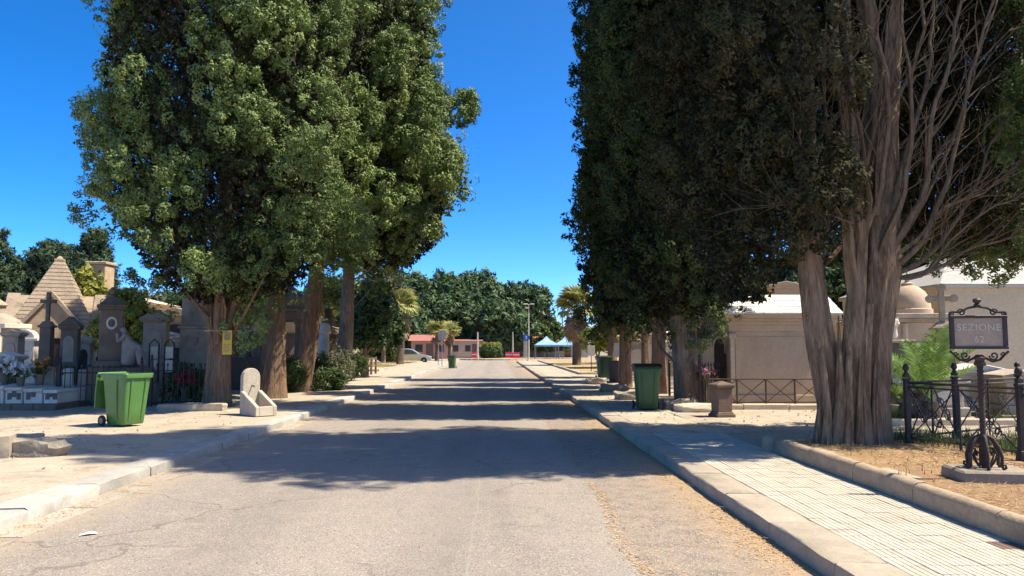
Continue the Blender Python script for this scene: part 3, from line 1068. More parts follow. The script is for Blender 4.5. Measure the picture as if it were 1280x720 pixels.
# --- generic broad crowns
def leafy_tree(name, label, base, lobes, leaf, trunk_r=.2, cat='tree', group=None, n=24, sub=14, leaves=26, clump=(1.2, .9), ll=.3, lw=.16, sl=.6, sw=.35, bark=BARK_G, seed=0, fork=None, tint_add=0):
    """trunk, limbs to each lobe, foliage clumps over the lobes; lobes = (x, y, z, r) relative to the base"""
    o = thing(name, label, cat, base, 0, group)
    g = np.random.default_rng(seed + 100)
    fz = fork if fork is not None else min(l[2] for l in lobes) * .5
    b = MB()
    b.tube(wob((0, 0, -.1), (0, 0, fz), 7, trunk_r * .25, seed), [trunk_r * (1.25 - .35 * k / 6) for k in range(7)], 10, flute=fluter(seed, .1))
    for i, (x, y, z, r) in enumerate(lobes):
        b.tube(wob((0, 0, fz - .1), (x * .85, y * .85, z), 5, .12, seed + i), [trunk_r * .6 * (1 - .8 * k / 4) for k in range(5)], 6)
    b.build('trunk', bark, o, smooth=70)
    C, A = [], []
    for (x, y, z, r) in lobes:
        d = unit(g.normal(0, 1, (n, 3)) + np.array([[0, 0, .25]]))
        f = r * (.62 + .4 * g.random((n, 1)) ** .6)
        C.append(np.array([[x, y, z]]) + d * f * np.array([[1, 1, .85]]))
        A.append(unit(d + np.array([[0, 0, .35]])))
    c = np.concatenate(C)
    a = np.concatenate(A)
    s = .7 + .6 * g.random(len(c))
    V, tint = tufts(c, a, clump[0] * s, clump[1] * s, sub, leaves, sl, sw, ll, lw)
    mesh_obj('crown', tri_mesh('crown', V, tint + tint_add, leaf), leaf, o, kind='stuff')
    return o

gl = random.Random(3)
# the dark ficus mass closing the avenue: nine crowns one can make out
fx = [(505, 345, 150, 9), (540, 352, 135, 8.5), (572, 356, 128, 8), (600, 346, 138, 9.5), (626, 358, 132, 8), (650, 380, 140, 6), (672, 408, 150, 3.6), (520, 385, 122, 6.5), (615, 388, 120, 6.5)]
names = ['on the left, behind the tall fan palm', 'left of centre above the pink house', 'low and round behind the small palms', 'tallest of all, above the clipped cycad', 'right of the tallest, swelling over the bare lamp post',
         'stepping down to the right by the tall mast', 'last and lowest on the right, beside the open sky', 'low in front on the left behind the pink house', 'low in front at the middle behind the clipped cycad']
for i, (px, py, Y, r) in enumerate(fx):
    p = at(px, py, Y)
    H = p.z
    lob = []
    for k in range(11):
        a = gl.random() * 6.28
        q = gl.random() ** .5
        rr = r * gl.uniform(.34, .48)
        lob.append((r * .68 * q * math.cos(a), r * .68 * q * math.sin(a), max(rr * .8, H * gl.uniform(.36, .9) - rr * .6 * q), rr))
    lob.append((0, 0, H - r * .4, r * .42))
    leafy_tree('ficus_tree', 'dark ficus crown ' + names[i], (p.x, Y, -.03), lob, LEAF_F, .7, group='ficus trees closing the avenue', n=16, sub=9, leaves=15, clump=(2.2, 1.5), ll=.75, lw=.42, sl=1.1, sw=.7, seed=i + 7, fork=2.5)

# ================================================================== STONE, IRON, PLASTIC
GREY = mat('weathered_grey_marble', (.44, .36, .265), (.32, .26, .19), 3, .85, .4, 22, stain=(.13, .105, .08), stain_amt=.65, stain_scale=1.6, streak=True)
DARKS = mat('blackened_tombstone', (.22, .165, .115), (.15, .115, .08), 3, .85, .4, 22, stain=(.065, .053, .043), stain_amt=.6, streak=True)
WHITE = mat('white_marble', (.74, .65, .52), (.64, .56, .45), 3, .6, .15, 20, stain=(.36, .33, .29), stain_amt=.5, streak=True)
LIME = mat('cream_limestone', (.60, .48, .34), (.52, .41, .285), 2.5, .9, .4, 20, stain=(.24, .19, .14), stain_amt=.5, streak=True)
SAND = mat('ochre_sandstone', (.56, .41, .255), (.42, .30, .18), 2.5, .9, .5, 18, stain=(.26, .19, .12), stain_amt=.5, streak=True)
ROOFT = mat('stone_roof_scales', (.42, .325, .225), (.31, .24, .17), 2.5, .95, .7, 16, stain=(.12, .095, .07), stain_amt=.7, bdist=.05)
CREAM = mat('cream_plaster', (.64, .53, .36), (.58, .475, .32), 1.2, .9, .2, 14, stain=(.46, .37, .25), stain_amt=.6, stain_scale=.8, streak=True)
ROOFG = mat('grey_roof_sheet', (.44, .41, .36), (.37, .345, .305), 1.4, .8, .15, 10, stain=(.34, .33, .31), stain_amt=.5)
SLAB = mat('white_roof_slab', (.74, .70, .62), (.66, .62, .54), 2, .8, .2, 12, stain=(.5, .46, .38), stain_amt=.5)
BEIGE = mat('beige_tomb_stone', (.60, .445, .30), (.53, .39, .26), 1.6, .9, .3, 20, stain=(.38, .275, .18), stain_amt=.5, streak=True)
IRON = mat('black_wrought_iron', (.040, .036, .033), (.065, .05, .04), 8, .55, .3, 40, metal=.3, spec=.4)
RUSTY = mat('rust_brown_iron', (.072, .050, .040), (.050, .037, .031), 9, .75, .5, 40, stain=(.12, .068, .043), stain_amt=.5, stain_scale=5, spec=.3)
BIN_G = mat('bright_green_plastic', (.095, .225, .050), (.075, .185, .040), 2, .42, .1, 30, stain=(.14, .25, .10), stain_amt=.4, rnd=.02, spec=.5)
BIN_D = mat('dark_green_plastic', (.045, .115, .042), (.033, .088, .032), 2, .5, .1, 30, stain=(.09, .12, .07), stain_amt=.4, rnd=.02, spec=.45)
LID_D = mat('blackish_green_lid', (.022, .034, .020), (.016, .026, .015), 2, .5, .1, 30, rnd=.02)
RUBBER = mat('black_rubber', (.022, .022, .022), (.03, .03, .03), 8, .8, .2, 30)
ROUGHS = mat('rough_field_stone', (.42, .36, .27), (.30, .25, .185), 4, .95, .9, 14, stain=(.17, .135, .1), stain_amt=.6, bdist=.06)
MUD = mat('brown_sandstone_post', (.20, .135, .095), (.15, .10, .07), 4, .9, .5, 22, stain=(.09, .06, .045), stain_amt=.5)
BLACKGAP = mat('painted_opening_shade', (.035, .03, .026), (.05, .044, .038), 3, .9, .3)  # near-black face standing in for the shade inside openings
PHOTO = mat('dark_portrait_print', (.06, .055, .05), (.16, .14, .12), 14, .5, 0, 30)

def steps(b, levels, z=0.0):
    """stacked blocks (w, d, h) from the ground up; returns the top"""
    for w, d, h in levels:
        b.cbox(0, 0, z, w, d, h)
        z += h
    return z

# ------------------------------------------------------------------ wheeled bins
def wheelie_bin(label, loc, rotz, body_m, lid_m, open_lid=False, group='green wheeled rubbish bins'):
    o = thing('wheelie_bin', label, 'bin', loc, rotz, group)
    # tapered tub with a rim; front is -Y, hinge side +Y
    w0, d0, w1, d1, H = .46, .50, .58, .70, .98
    b = MB()
    n = 24
    def ring(w, d, r, z, oy=0):
        pts = []
        for cx, cy, a0 in ((w / 2 - r, d / 2 - r, 0), (-w / 2 + r, d / 2 - r, 90), (-w / 2 + r, -d / 2 + r, 180), (w / 2 - r, -d / 2 + r, 270)):
            for k in range(6):
                a = R(a0 + 18 * k)
                pts.append((cx + r * math.cos(a), cy + r * math.sin(a) + oy, z))
        return pts
    rings = [ring(w0 - .03, d0 - .03, .05, .03), ring(w0, d0, .06, .06), ring(w0 + .03, d0 + .05, .06, .30), ring(w1 - .03, d1 - .03, .06, H - .09), ring(w1 + .03, d1 + .03, .06, H - .085), ring(w1 + .05, d1 + .05, .06, H - .01), ring(w1 + .04, d1 + .04, .06, H), ring(w1 - .02, d1 - .02, .05, H), ring(w0 + .0, d0 + .0, .05, .10)]
    vs = [p for r_ in rings for p in r_]
    fs = []
    for i in range(len(rings) - 1):
        for k in range(n):
            fs.append((i * n + k, i * n + (k + 1) % n, (i + 1) * n + (k + 1) % n, (i + 1) * n + k))
    fs.append(tuple(range(n - 1, -1, -1)))
    fs.append(tuple((len(rings) - 1) * n + k for k in range(n)))
    b.add(vs, fs)
    body = b.build('tub', body_m, o, smooth=35)
    # ribs pressed into the front and sides
    rb = MB()
    for sx in (-1, 1):
        rb.tube([(sx * .13, -.262, .12), (sx * .15, -.345, .86)], .012, 6)
        rb.tube([(sx * .243, -.08, .12), (sx * .287, -.1, .86)], .012, 6)
    rb.build('rib', body_m, body, smooth=60)
    if open_lid:
        # lid thrown back, hanging down behind the tub
        lp = [(.40, .97), (.43, 1.0), (.47, .95), (.50, .60), (.505, .33), (.48, .31), (.465, .60), (.44, .93)]
        MB().prism(lp, -.30, .30, 'x').build('lid', lid_m, o, bevel=.01, seg=2)
    else:
        lp = [(-.40, H + .005), (-.40, H + .04), (-.30, H + .085), (.10, H + .10), (.36, H + .07), (.40, H + .03), (.40, H + .005)]
        MB().prism(lp, -.32, .32, 'x').build('lid', lid_m, o, bevel=.015, seg=2)
        MB().tube([(-.22, -.39, H + .03), (-.2, -.44, H + .03), (.2, -.44, H + .03), (.22, -.39, H + .03)], .014, 6).build('lid_grip', lid_m, o, smooth=60)
    MB().tube([(-.24, .37, .93), (-.24, .44, .95), (.24, .44, .95), (.24, .37, .93)], .018, 8).build('handle', body_m, o, smooth=60)
    MB().tube([(-.31, .27, .10), (.31, .27, .10)], .012, 8).build('axle', IRON, o, smooth=60)
    for sx in (-1, 1):
        my = Matrix.Translation((sx * .29, .27, .10)) @ Matrix.Rotation(R(90), 4, 'Y')
        wl = MB().lathe([(.06, -.022), (.09, -.022), (.10, -.014), (.10, .014), (.09, .022), (.06, .022)], 20, mtx=my).build('wheel', RUBBER, o, smooth=40)
        MB().lathe([(.02, -.026), (.055, -.024), (.055, .024), (.02, .026)], 12, mtx=my).build('hub', GREY, wl, smooth=40)
    return o

p = on_ground(150, 533, ZL)
wheelie_bin('bright green wheeled bin with its lid hanging open, on the left pavement', (p.x, p.y + .2, ZL), R(62), BIN_G, BIN_G, True)
p = on_ground(812, 513, ZR)
far_bin = wheelie_bin('dark green lidded bin in front of the right-hand cypress trunks', (p.x, p.y + .3, ZR - .004), R(-4), BIN_D, LID_D)
p = on_ground(755, 474.5, .145)
copy_tree(far_bin, 'dark green bin farther along the right pavement, in deep tree shade', (p.x, p.y, .142), R(8))
p = on_ground(565, 460.5, 0.0)
copy_tree(far_bin, 'small distant dark green bin standing at the left road edge', (p.x, p.y, 0), R(-12), .92)

# ------------------------------------------------------------------ stone drinking trough, left
p = on_ground(318, 519, ZL)
o = thing('stone_trough', 'pale stone water trough with round-headed back slab by the left kerb', 'trough', (p.x, p.y + .1, ZL), R(48))
prof = [(-.21, 0), (.21, 0), (.21, .80)] + [(.21 * math.cos(R(a)), .80 + .21 * math.sin(R(a))) for a in range(15, 180, 15)] + [(-.21, .80)]
TRO = mat('trough_stone', (.55, .48, .37), (.46, .39, .29), 3, .85, .4, 24, stain=(.17, .14, .10), stain_amt=.75, stain_scale=3, streak=True)
MB().prism(prof, .20, .32, 'y').build('back_slab', TRO, o, bevel=.012)
for sx in (-1, 1):
    MB().prism([(.20, 0), (.20, .52), (-.42, .20), (-.42, 0)], sx * .21 - .045, sx * .21 + .045, 'x').build('side_wall', TRO, o, bevel=.01)
MB().box(-.165, .165, -.42, -.345, 0, .20).build('front_wall', TRO, o, bevel=.008)
MB().box(-.164, .164, -.344, .199, 0, .10).build('basin', TRO, o)
MB().tube([(0, .20, .62), (0, .12, .625), (0, .09, .60)], .014, 8).build('spout', IRON, o, smooth=60)

# fallen stones at the left edge
g = random.Random(21)
def rock(name, label, loc, s, rotz, seed, m=ROUGHS, group=None, rough=.16):
    bm = bmesh.new()
    bmesh.ops.create_cube(bm, size=1)
    bmesh.ops.subdivide_edges(bm, edges=bm.edges[:], cuts=4, use_grid_fill=True)
    gg = random.Random(seed)
    ph = [gg.random() * 6 for _ in range(6)]
    for v in bm.verts:
        c = v.co
        q = c.normalized() * .62
        v.co = c.lerp(q, .30)
        k = 1 + rough * (math.sin(c.x * 7 + ph[0]) * math.sin(c.y * 6 + ph[1]) + .5 * math.sin(c.z * 9 + ph[2] + c.x * 5) + .35 * (gg.random() - .5))
        v.co = Vector((v.co.x * s[0], v.co.y * s[1], (v.co.z + .42) * s[2])) * k
    me = bpy.data.meshes.new(name)
    bm.to_mesh(me)
    bm.free()
    ob = mesh_obj(name, me, m, smooth=35)
    ob.location = loc
    ob.rotation_euler = (0, 0, rotz)
    if label:
        tag(ob, label, 'stone', group)
    return ob
p = on_ground(42, 569, ZL)
rock('fallen_stone', 'long rough broken stone lying on the left pavement', (p.x, p.y, ZL - .02), (.78, .34, .24), .12, 1, group='loose stones on the left pavement')
p = on_ground(2, 571, ZL)
rock('fallen_stone', 'pale squared stone block cut by the left picture edge', (p.x, p.y, ZL - .02), (.26, .32, .34), .3, 2, GREY, group='loose stones on the left pavement', rough=.06)
p = on_ground(28, 553, ZL)
rock('fallen_stone', 'flat pale stone behind the long broken one, left pavement', (p.x, p.y, ZL - .02), (.5, .3, .15), -.2, 3, group='loose stones on the left pavement')
p = on_ground(255, 512, ZL)
o = rock('kerb_block', 'low dusty stone slab at the foot of the trunk with the notice', (p.x - .2, p.y - .15, ZL - .03), (1.5, .42, .20), .03, 4, GREY, rough=.05)
for (px, py, sx, lab) in ((745, 480, .7, 'first low stone of a bed edge beside the far right bin'), (768, 489, .9, 'second low stone of a bed edge by the lit cypress trunk'), (786, 499, .7, 'dark low stone left of the front right bin'), (846, 511, .6, 'small pale stone between front right bin and leaning trunk')):
    p = on_ground(px, py, .145)
    rock('edging_rock', lab, (p.x, p.y, .12), (sx, .35, .26), g.uniform(-.3, .3), px, group='edge stones of the right planting bed')
p = on_ground(880, 514, .145)
rock('paving_slab', 'broad pale stone slab at the foot of the leaning right trunk', (p.x - .1, p.y + .2, .11), (1.0, .75, .20), .1, 77, LIME, rough=.05)

# ------------------------------------------------------------------ yellow notice on the trunk
q = at(284, 428, g1.y - .47)
o = thing('paper_notice', 'yellow paper notice hung on the nearest left trunk by a cord', 'notice', (q.x, q.y, q.z), R(14))
YEL = mat('yellow_paper', (.78, .54, .08), (.68, .47, .07), 4, .7, .1, 30, rnd=.02)
MB().box(-.11, .11, -.01, 0, -.30, .30).build('sheet', YEL, o)
MB().box(-.07, .07, -.014, -.0105, .06, .24).build('picture', mat('notice_print', (.22, .19, .12), (.42, .33, .15), 20, .7, 0, 30, rnd=.01), o)
for k in range(6):
    MB().box(-.085, .085 - .02 * (k % 3), -.013, -.0105, -.06 - .036 * k, -.045 - .036 * k).build('print_line', MATS['notice_print'], o)
rr = .42
zc = q.z + .29 - ZL + .05
cd = MB().tube([(rr * math.cos(R(a)), rr * math.sin(R(a)), zc) for a in range(0, 361, 20)], .006, 5).build('cord', WHITE)
cd.location = (g1.x + .02, g1.y, ZL - .05)
tag(cd, 'thin white cord tied round the nearest left trunk above the notice', 'cord')

# ------------------------------------------------------------------ brown stone bollard, right
p = on_ground(905, 521, .145)
o = thing('stone_bollard', 'short tapered brown bollard with pointed cap on the sandy ground', 'bollard', (p.x, p.y + .15, .13), R(12))
b = MB()
b.cbox(0, 0, 0, .42, .42, .07)
b.cbox(0, 0, .07, .38, .38, .05, .88)
b.build('foot', MUD, o, bevel=.012)
MB().cbox(0, 0, .12, .32, .32, .48, 1.06).build('shaft', MUD, o, bevel=.012)
b = MB()
b.cbox(0, 0, .60, .36, .36, .03, 1.15)
b.cbox(0, 0, .63, .414, .414, .055)
b.cbox(0, 0, .685, .40, .40, .07, .15)
b.build('cap', MUD, o, bevel=.01)

# ------------------------------------------------------------------ iron sign SEZIONE 62
def spiral(cx, cz, r, a0, turns, y=0, n=14, shrink=.75, sgn=1):
    return [(cx + sgn * (r * (1 - shrink * k / n)) * math.cos(a0 + turns * 2 * PI * k / n), y, cz + (r * (1 - shrink * k / n)) * math.sin(a0 + turns * 2 * PI * k / n)) for k in range(n + 1)]

S = on_ground(1232, 588, .40)
SZ = zr(S.x, S.y)
o = thing('section_sign', 'ornate rust-brown iron signpost whose plate reads SEZIONE 62', 'sign', (S.x + .07, S.y + .12, SZ - .02), R(-9))
PL = mat('plinth_stone', (.33, .265, .19), (.25, .20, .145), 4, .9, .5, 18, stain=(.14, .11, .08), stain_amt=.6)
MB().cbox(.03, 0, 0, .70, .52, .13, .97).build('plinth', PL, o, bevel=.02)
post = MB()
N = 60
pts, rad = [], []
post.tube([(0, 0, .13), (0, 0, .40)], .03, 10)
po = post.build('post', RUSTY, o, smooth=40)
# twisted shaft: a square bar turned along its length
tw = MB()
vs, fs = [], []
n_ = 70
for i in range(n_):
    z = .38 + .78 * i / (n_ - 1)
    a0 = i * .42
    for k in range(4):
        a = a0 + k * PI / 2
        vs.append((.031 * math.cos(a), .031 * math.sin(a), z))
for i in range(n_ - 1):
    for k in range(4):
        fs.append((i * 4 + k, i * 4 + (k + 1) % 4, (i + 1) * 4 + (k + 1) % 4, (i + 1) * 4 + k))
tw.add(vs, fs)
tw.build('twisted_shaft', RUSTY, po)
MB().lathe([(.05, 1.14), (.055, 1.16), (.04, 1.19), (.06, 1.22), (.03, 1.25)], 12).build('collar', RUSTY, po, smooth=50)
MB().lathe([(.05, .36), (.065, .38), (.05, .41), (.055, .43), (.035, .46)], 12).build('collar', RUSTY, po, smooth=50)
for k in range(6):
    a = k * PI / 3 + .3
    mt = Matrix.Rotation(a, 4, 'Z')
    leg = [(.03, 0, .45), (.09, 0, .42), (.135, 0, .34), (.16, 0, .25), (.155, 0, .16), (.17, 0, .135), (.19, 0, .15), (.185, 0, .18), (.17, 0, .175)]
    MB().tube(leg, [.014, .016, .017, .017, .016, .015, .013, .011, .009], 7, mtx=mt).build('scroll_foot', RUSTY, o, smooth=60)
    MB().tube([(.05, 0, .14), (.09, 0, .20), (.115, 0, .27), (.095, 0, .32), (.07, 0, .29), (.085, 0, .25)], .010, 6, mtx=mt).build('inner_scroll', RUSTY, o, smooth=60)
# plate, frame, lettering (front is -Y)
z0, z1, hw = 1.32, 1.63, .245
plate = MB().box(-hw, hw, -.012, .012, z0, z1).build('plate', mat('sign_plate_stone', (.43, .33, .225), (.37, .285, .195), 5, .6, .15, 30, stain=(.2, .165, .13), stain_amt=.4, rnd=.02), o)
fr = MB()
for (a, b_) in (((-hw, z0), (hw, z0)), ((-hw, z1), (hw, z1)), ((-hw, z0), (-hw, z1)), ((hw, z0), (hw, z1))):
    if a[1] == b_[1]:
        fr.box(a[0] - .024, b_[0] + .024, -.026, .026, a[1] - .014, a[1] + .014)
    else:
        fr.box(a[0] - .022, a[0] + .014 if a[0] < 0 else a[0] + .022, -.024, .024, a[1] + .0145, b_[1] - .0145)
fr.build('frame', IRON, plate, bevel=.004)
def lettering(txt, size, x, z, parent, m, y=-.0145, depth=.002, bold=0):
    cu = bpy.data.curves.new('lettering', 'FONT')
    cu.body = txt
    cu.size = size
    cu.align_x = 'CENTER'
    cu.extrude = depth
    cu.offset = bold
    cu.space_character = 1.12
    ob = bpy.data.objects.new('lettering', cu)
    col.objects.link(ob)
    me = bpy.data.meshes.new_from_object(ob.evaluated_get(bpy.context.evaluated_depsgraph_get()))
    bpy.data.objects.remove(ob)
    me.materials.clear()
    t = mesh_obj('lettering', me, m, parent)
    t.location = (x, y, z)
    t.rotation_euler = (R(90), 0, 0)
    return t
LET = mat('pale_sign_letters', (.60, .53, .42), (.50, .44, .34), 12, .7, .1, 30, rnd=.01)
lettering('SEZIONE', .096, 0, 1.493, plate, LET, bold=.0015)
lettering('62', .09, 0, 1.375, plate, LET, bold=.0015)
top = MB()
top.tube([(-.27, 0, 1.645), (-.24, 0, 1.68), (-.17, 0, 1.675), (-.09, 0, 1.72), (0, 0, 1.735), (.09, 0, 1.72), (.17, 0, 1.675), (.24, 0, 1.68), (.27, 0, 1.645)], .012, 6)
top.build('crest_arch', IRON, o, smooth=60)
for s in (-1, 1):
    MB().tube(spiral(s * .15, 1.675, .04, 0 if s > 0 else 0, 1.2, sgn=s), .008, 6).build('crest_scroll', IRON, o, smooth=60)
    MB().tube(spiral(s * .245, 1.66, .026, 0, 1.1, sgn=s), .007, 6).build('crest_scroll', IRON, o, smooth=60)
    MB().tube([(s * .05, 0, 1.22), (s * .12, 0, 1.18), (s * .19, 0, 1.20), (s * .24, 0, 1.255), (s * .275, 0, 1.285)], .012, 6).build('bracket', IRON, o, smooth=60)
    MB().tube(spiral(s * .135, 1.24, .045, PI, 1.3, sgn=s), .009, 6).build('bracket_scroll', IRON, o, smooth=60)
    MB().tube(spiral(s * .22, 1.262, .022, PI, 1.1, sgn=s), .007, 6).build('bracket_scroll', IRON, o, smooth=60)
b = MB()
b.lathe([(.03, 1.735), (.035, 1.75), (.018, 1.765), (.036, 1.78), (.042, 1.80), (.03, 1.815), (.01, 1.82)], 10)
b.build('finial', IRON, o, smooth=50)

# ------------------------------------------------------------------ ornate iron grave fence, near right
fz = zr(6, 9.5)
A = Vector((*on_ground(1136, 556, .27).xy, fz - .02))
C_ = Vector((6.15, 8.85, fz - .02))
D_ = Vector((6.95, 7.40, fz - .02))
Bk = Vector((A.x + 1.05, A.y + .62, fz - .02))
Bk2 = Vector((A.x + 2.6, A.y + 1.5, fz - .02))
def fence_post(parent, p, h=1.0, m=IRON):
    b = MB()
    b.cbox(p.x, p.y, p.z, .11, .11, .12, .8)
    b.cbox(p.x, p.y, p.z + .12, .065, .065, h - .25)
    b.cbox(p.x, p.y, p.z + h - .13, .085, .085, .03)
    b.cbox(p.x, p.y, p.z + h - .09, .07, .07, .05)
    q = b.build('post', m, parent, bevel=.004)
    MB().lathe([(.02, h - .04), (.035, h - .03), (.018, h - .01), (.04, h + .02), (.045, h + .045), (.03, h + .08), (.008, h + .10)], 10, (p.x, p.y, p.z)).build('finial', m, q, smooth=50)
def ornate_panel(parent, a, b, m=IRON, h=.84, halves=2):
    d = (b - a)
    L = d.length
    u = d.normalized()
    def Q(s, z):
        return a + u * s + Vector((0, 0, z))
    for z in (.10, h, h - .06):
        MB().tube([Q(.03, z), Q(L - .03, z)], .015 if z != h - .06 else .010, 4).build('rail', m, parent)
    w = L / halves
    for i in range(halves + 1):
        if 0 < i < halves:
            MB().tube([Q(i * w, 0), Q(i * w, h)], .016, 4).build('upright', m, parent)
    for i in range(halves):
        s0, s1 = i * w + .04, (i + 1) * w - .04
        cx, cz = (s0 + s1) / 2, (.10 + h - .06) / 2
        for (p0, p1) in (((s0, .115), (s1, h - .075)), ((s0, h - .075), (s1, .115))):
            MB().tube([Q(*p0), Q(*p1)], .010, 4).build('diagonal', m, parent)
        MB().tube([Q(cx + .06 * math.cos(R(t)), cz + .06 * math.sin(R(t))) for t in range(0, 361, 30)], .009, 5).build('ring', m, parent, smooth=60)
        for t in range(4):
            a0 = t * PI / 2
            pts = []
            for k in range(11):
                rr = .07 + .10 * math.sin(PI * k / 10 * .6)
                aa = a0 + .9 * (k / 10) ** 1.0 * (1 if t % 2 else -1)
                pts.append(Q(cx + rr * math.cos(aa) * 1.0, cz + rr * math.sin(aa) * 1.15))
            MB().tube(pts, .008, 5).build('scroll', m, parent, smooth=60)
            pts = []
            for k in range(11):
                rr = .055 * (1 - .6 * k / 10)
                aa = a0 + PI / 4 + k / 10 * 5
                bx_, bz_ = cx + .155 * math.cos(a0 + PI / 4 * (1 if t % 2 else -1)), cz + .19 * math.sin(a0 + PI / 4 * (1 if t % 2 else -1))
                pts.append(Q(bx_ + rr * math.cos(aa), bz_ + rr * math.sin(aa)))
            MB().tube(pts, .007, 5).build('scroll', m, parent, smooth=60)
o = thing('iron_fence', 'black iron grave fence with scrollwork panels beside the section sign', 'fence', (0, 0, 0))
for q in (A, C_, D_, Bk, Bk2):
    fence_post(o, q)
ornate_panel(o, A, C_)
ornate_panel(o, C_, D_)
ornate_panel(o, A, Bk)
ornate_panel(o, Bk, Bk2)

# thin dark pole by the big trunk
p = on_ground(1100, 536, .2)
o = thing('metal_pole', 'thin dark metal pole standing just behind the huge trunk', 'pole', (p.x, p.y, .15))
MB().tube([(0, 0, 0), (0, 0, 1.95)], .028, 10).build('shaft', IRON, o, smooth=50)
MB().lathe([(.06, 0), (.06, .03), (.03, .05)], 12).build('foot', IRON, o, smooth=50)
MB().lathe([(.03, 1.95), (.032, 1.98), (.012, 2.0)], 10).build('cap', IRON, o, smooth=50)

# ------------------------------------------------------------------ beige tomb with white slab roof, right
TYB = 19.2
tx0, tx1 = xx(912, TYB), xx(1042, TYB)
tw_ = tx1 - tx0
cxm = (tx0 + tx1) / 2
ze = hz(393, TYB)
o = thing('mausoleum', 'low beige mausoleum with white slab roof behind an iron railing', 'mausoleum', (cxm, TYB, .12))
hh = ze - .12
D = 2.6
walls = MB()
walls.box(-tw_ / 2, tw_ / 2, 0, D, 0, hh - .42)
wl = walls.build('wall', BEIGE, o, bevel=.008)
MB().box(-tw_ / 2 - .05, tw_ / 2 + .05, -.05, D + .05, -.05, .28).build('plinth', BEIGE, o, bevel=.01)
MB().box(-tw_ / 2 + .14, tw_ / 2 - .05, -.012, .02, .42, hh - .56).build('panel', BEIGE, wl, bevel=.006)
MB().box(-tw_ / 2 + .0, -tw_ / 2 + .10, -.07, -.001, .281, hh - .60).build('pilaster', LIME, wl, bevel=.006)
MB().box(-tw_ / 2 - .04, -tw_ / 2 + .14, -.10, -.002, hh - .599, hh - .48).build('capital', LIME, wl, bevel=.01)
b = MB()
for z, e, t in ((hh - .42, .02, .16), (hh - .26, .05, .10), (hh - .16, .10, .06), (hh - .10, .16, .10)):
    b.box(-tw_ / 2 - e, tw_ / 2 + e, -e, D + e, z, z + t - .002)
b.build('cornice', BEIGE, o, bevel=.008)
# side bay whose arched niche is a near-black slab for shade, flush left of the front wall
MB().box(-tw_ / 2 - .62, -tw_ / 2 - .003, .35, D - .1, 0, hh - .6).build('side_bay', LIME, o, bevel=.01)
arch = [(-.2, .0), (.2, 0), (.2, 1.35)] + [(.2 * math.cos(R(a)), 1.35 + .2 * math.sin(R(a))) for a in range(20, 180, 20)] + [(-.2, 1.35)]
MB().prism([(u * .6 - tw_ / 2 - .17, z + .15) for u, z in arch], .30, .349, 'y').build('niche', BLACKGAP, o)
MB().tube([(-tw_ / 2 - .17 + .15 * math.cos(R(a)), .33, 1.5 + .24 * math.sin(R(a))) for a in range(0, 181, 15)], .03, 6).build('arch_moulding', LIME, o, smooth=50)
# roof of big slabs, row by row, each slab a piece
zr0 = hz(367, TYB) - .12
rf = MB().prism([(-.20, hh + .0), (D + .2, hh + .0), (D * .72, zr0 - .02), (D * .28, zr0 - .02)], -tw_ / 2 - .12, tw_ / 2 + .12, 'x').build('roof', SLAB, o)
for r_ in range(3):
    for c_ in range(6):
        x0 = -tw_ / 2 - .18 + (tw_ + .36) * c_ / 6
        x1 = x0 + (tw_ + .36) / 6 - .012
        t0, t1 = r_ / 3, (r_ + 1) / 3
        ya, yb = -.24 + (D * .28 + .24) * t0, -.24 + (D * .28 + .24) * t1
        za, zb = hh + (zr0 - hh) * t0, hh + (zr0 - hh) * t1
        sh = .25 * 0
        m_ = MB()
        m_.add([(x0, ya, za), (x1, ya, za), (x1, yb, zb), (x0, yb, zb), (x0, ya, za + .045), (x1, ya, za + .045), (x1, yb, zb + .03), (x0, yb, zb + .03)],
               [(3, 2, 1, 0), (4, 5, 6, 7), (0, 1, 5, 4), (1, 2, 6, 5), (2, 3, 7, 6), (3, 0, 4, 7)])
        m_.build('slab', SLAB, rf)

# X-braced railing in front of it with its pale kerb
RAIL = mat('brown_painted_rail', (.10, .07, .055), (.075, .052, .042), 8, .6, .3, 40, metal=.2)
ry = 18.0
rx0, rx1 = xx(884, ry), xx(1135, ry)
o = thing('iron_railing', 'low brown railing with X-braced panels in front of the beige mausoleum', 'railing', (0, 0, 0))
zt = hz(474, ry)
nP = 7
for i in range(nP + 1):
    x = rx0 + (rx1 - rx0) * i / nP
    MB().tube([(x, ry, .1), (x, ry, zt)], .022, 6).build('post', RAIL, o, smooth=50)
    if i < nP:
        x2 = rx0 + (rx1 - rx0) * (i + 1) / nP
        for z in (zt - .005, .30):
            MB().tube([(x + .02, ry, z), (x2 - .02, ry, z)], .016, 5).build('rail', RAIL, o)
        MB().tube([(x + .02, ry, .31), (x2 - .02, ry, zt - .02)], .010, 4).build('brace', RAIL, o)
        MB().tube([(x + .02, ry + .012, zt - .02), (x2 - .02, ry + .012, .31)], .010, 4).build('brace', RAIL, o)
        xm = (x + x2) / 2
o = thing('plot_kerb', 'pale stone kerb under the X-braced brown railing', 'kerb', (0, 0, 0))
for i in range(5):
    x = rx0 - .3 + (rx1 - rx0 + .6) * i / 5
    MB().box(x, x + (rx1 - rx0 + .6) / 5 - .015, ry - .16, ry + .14, .05, .26 + .008 * (i % 2)).build('kerb_stone', LIME, o, bevel=.02)

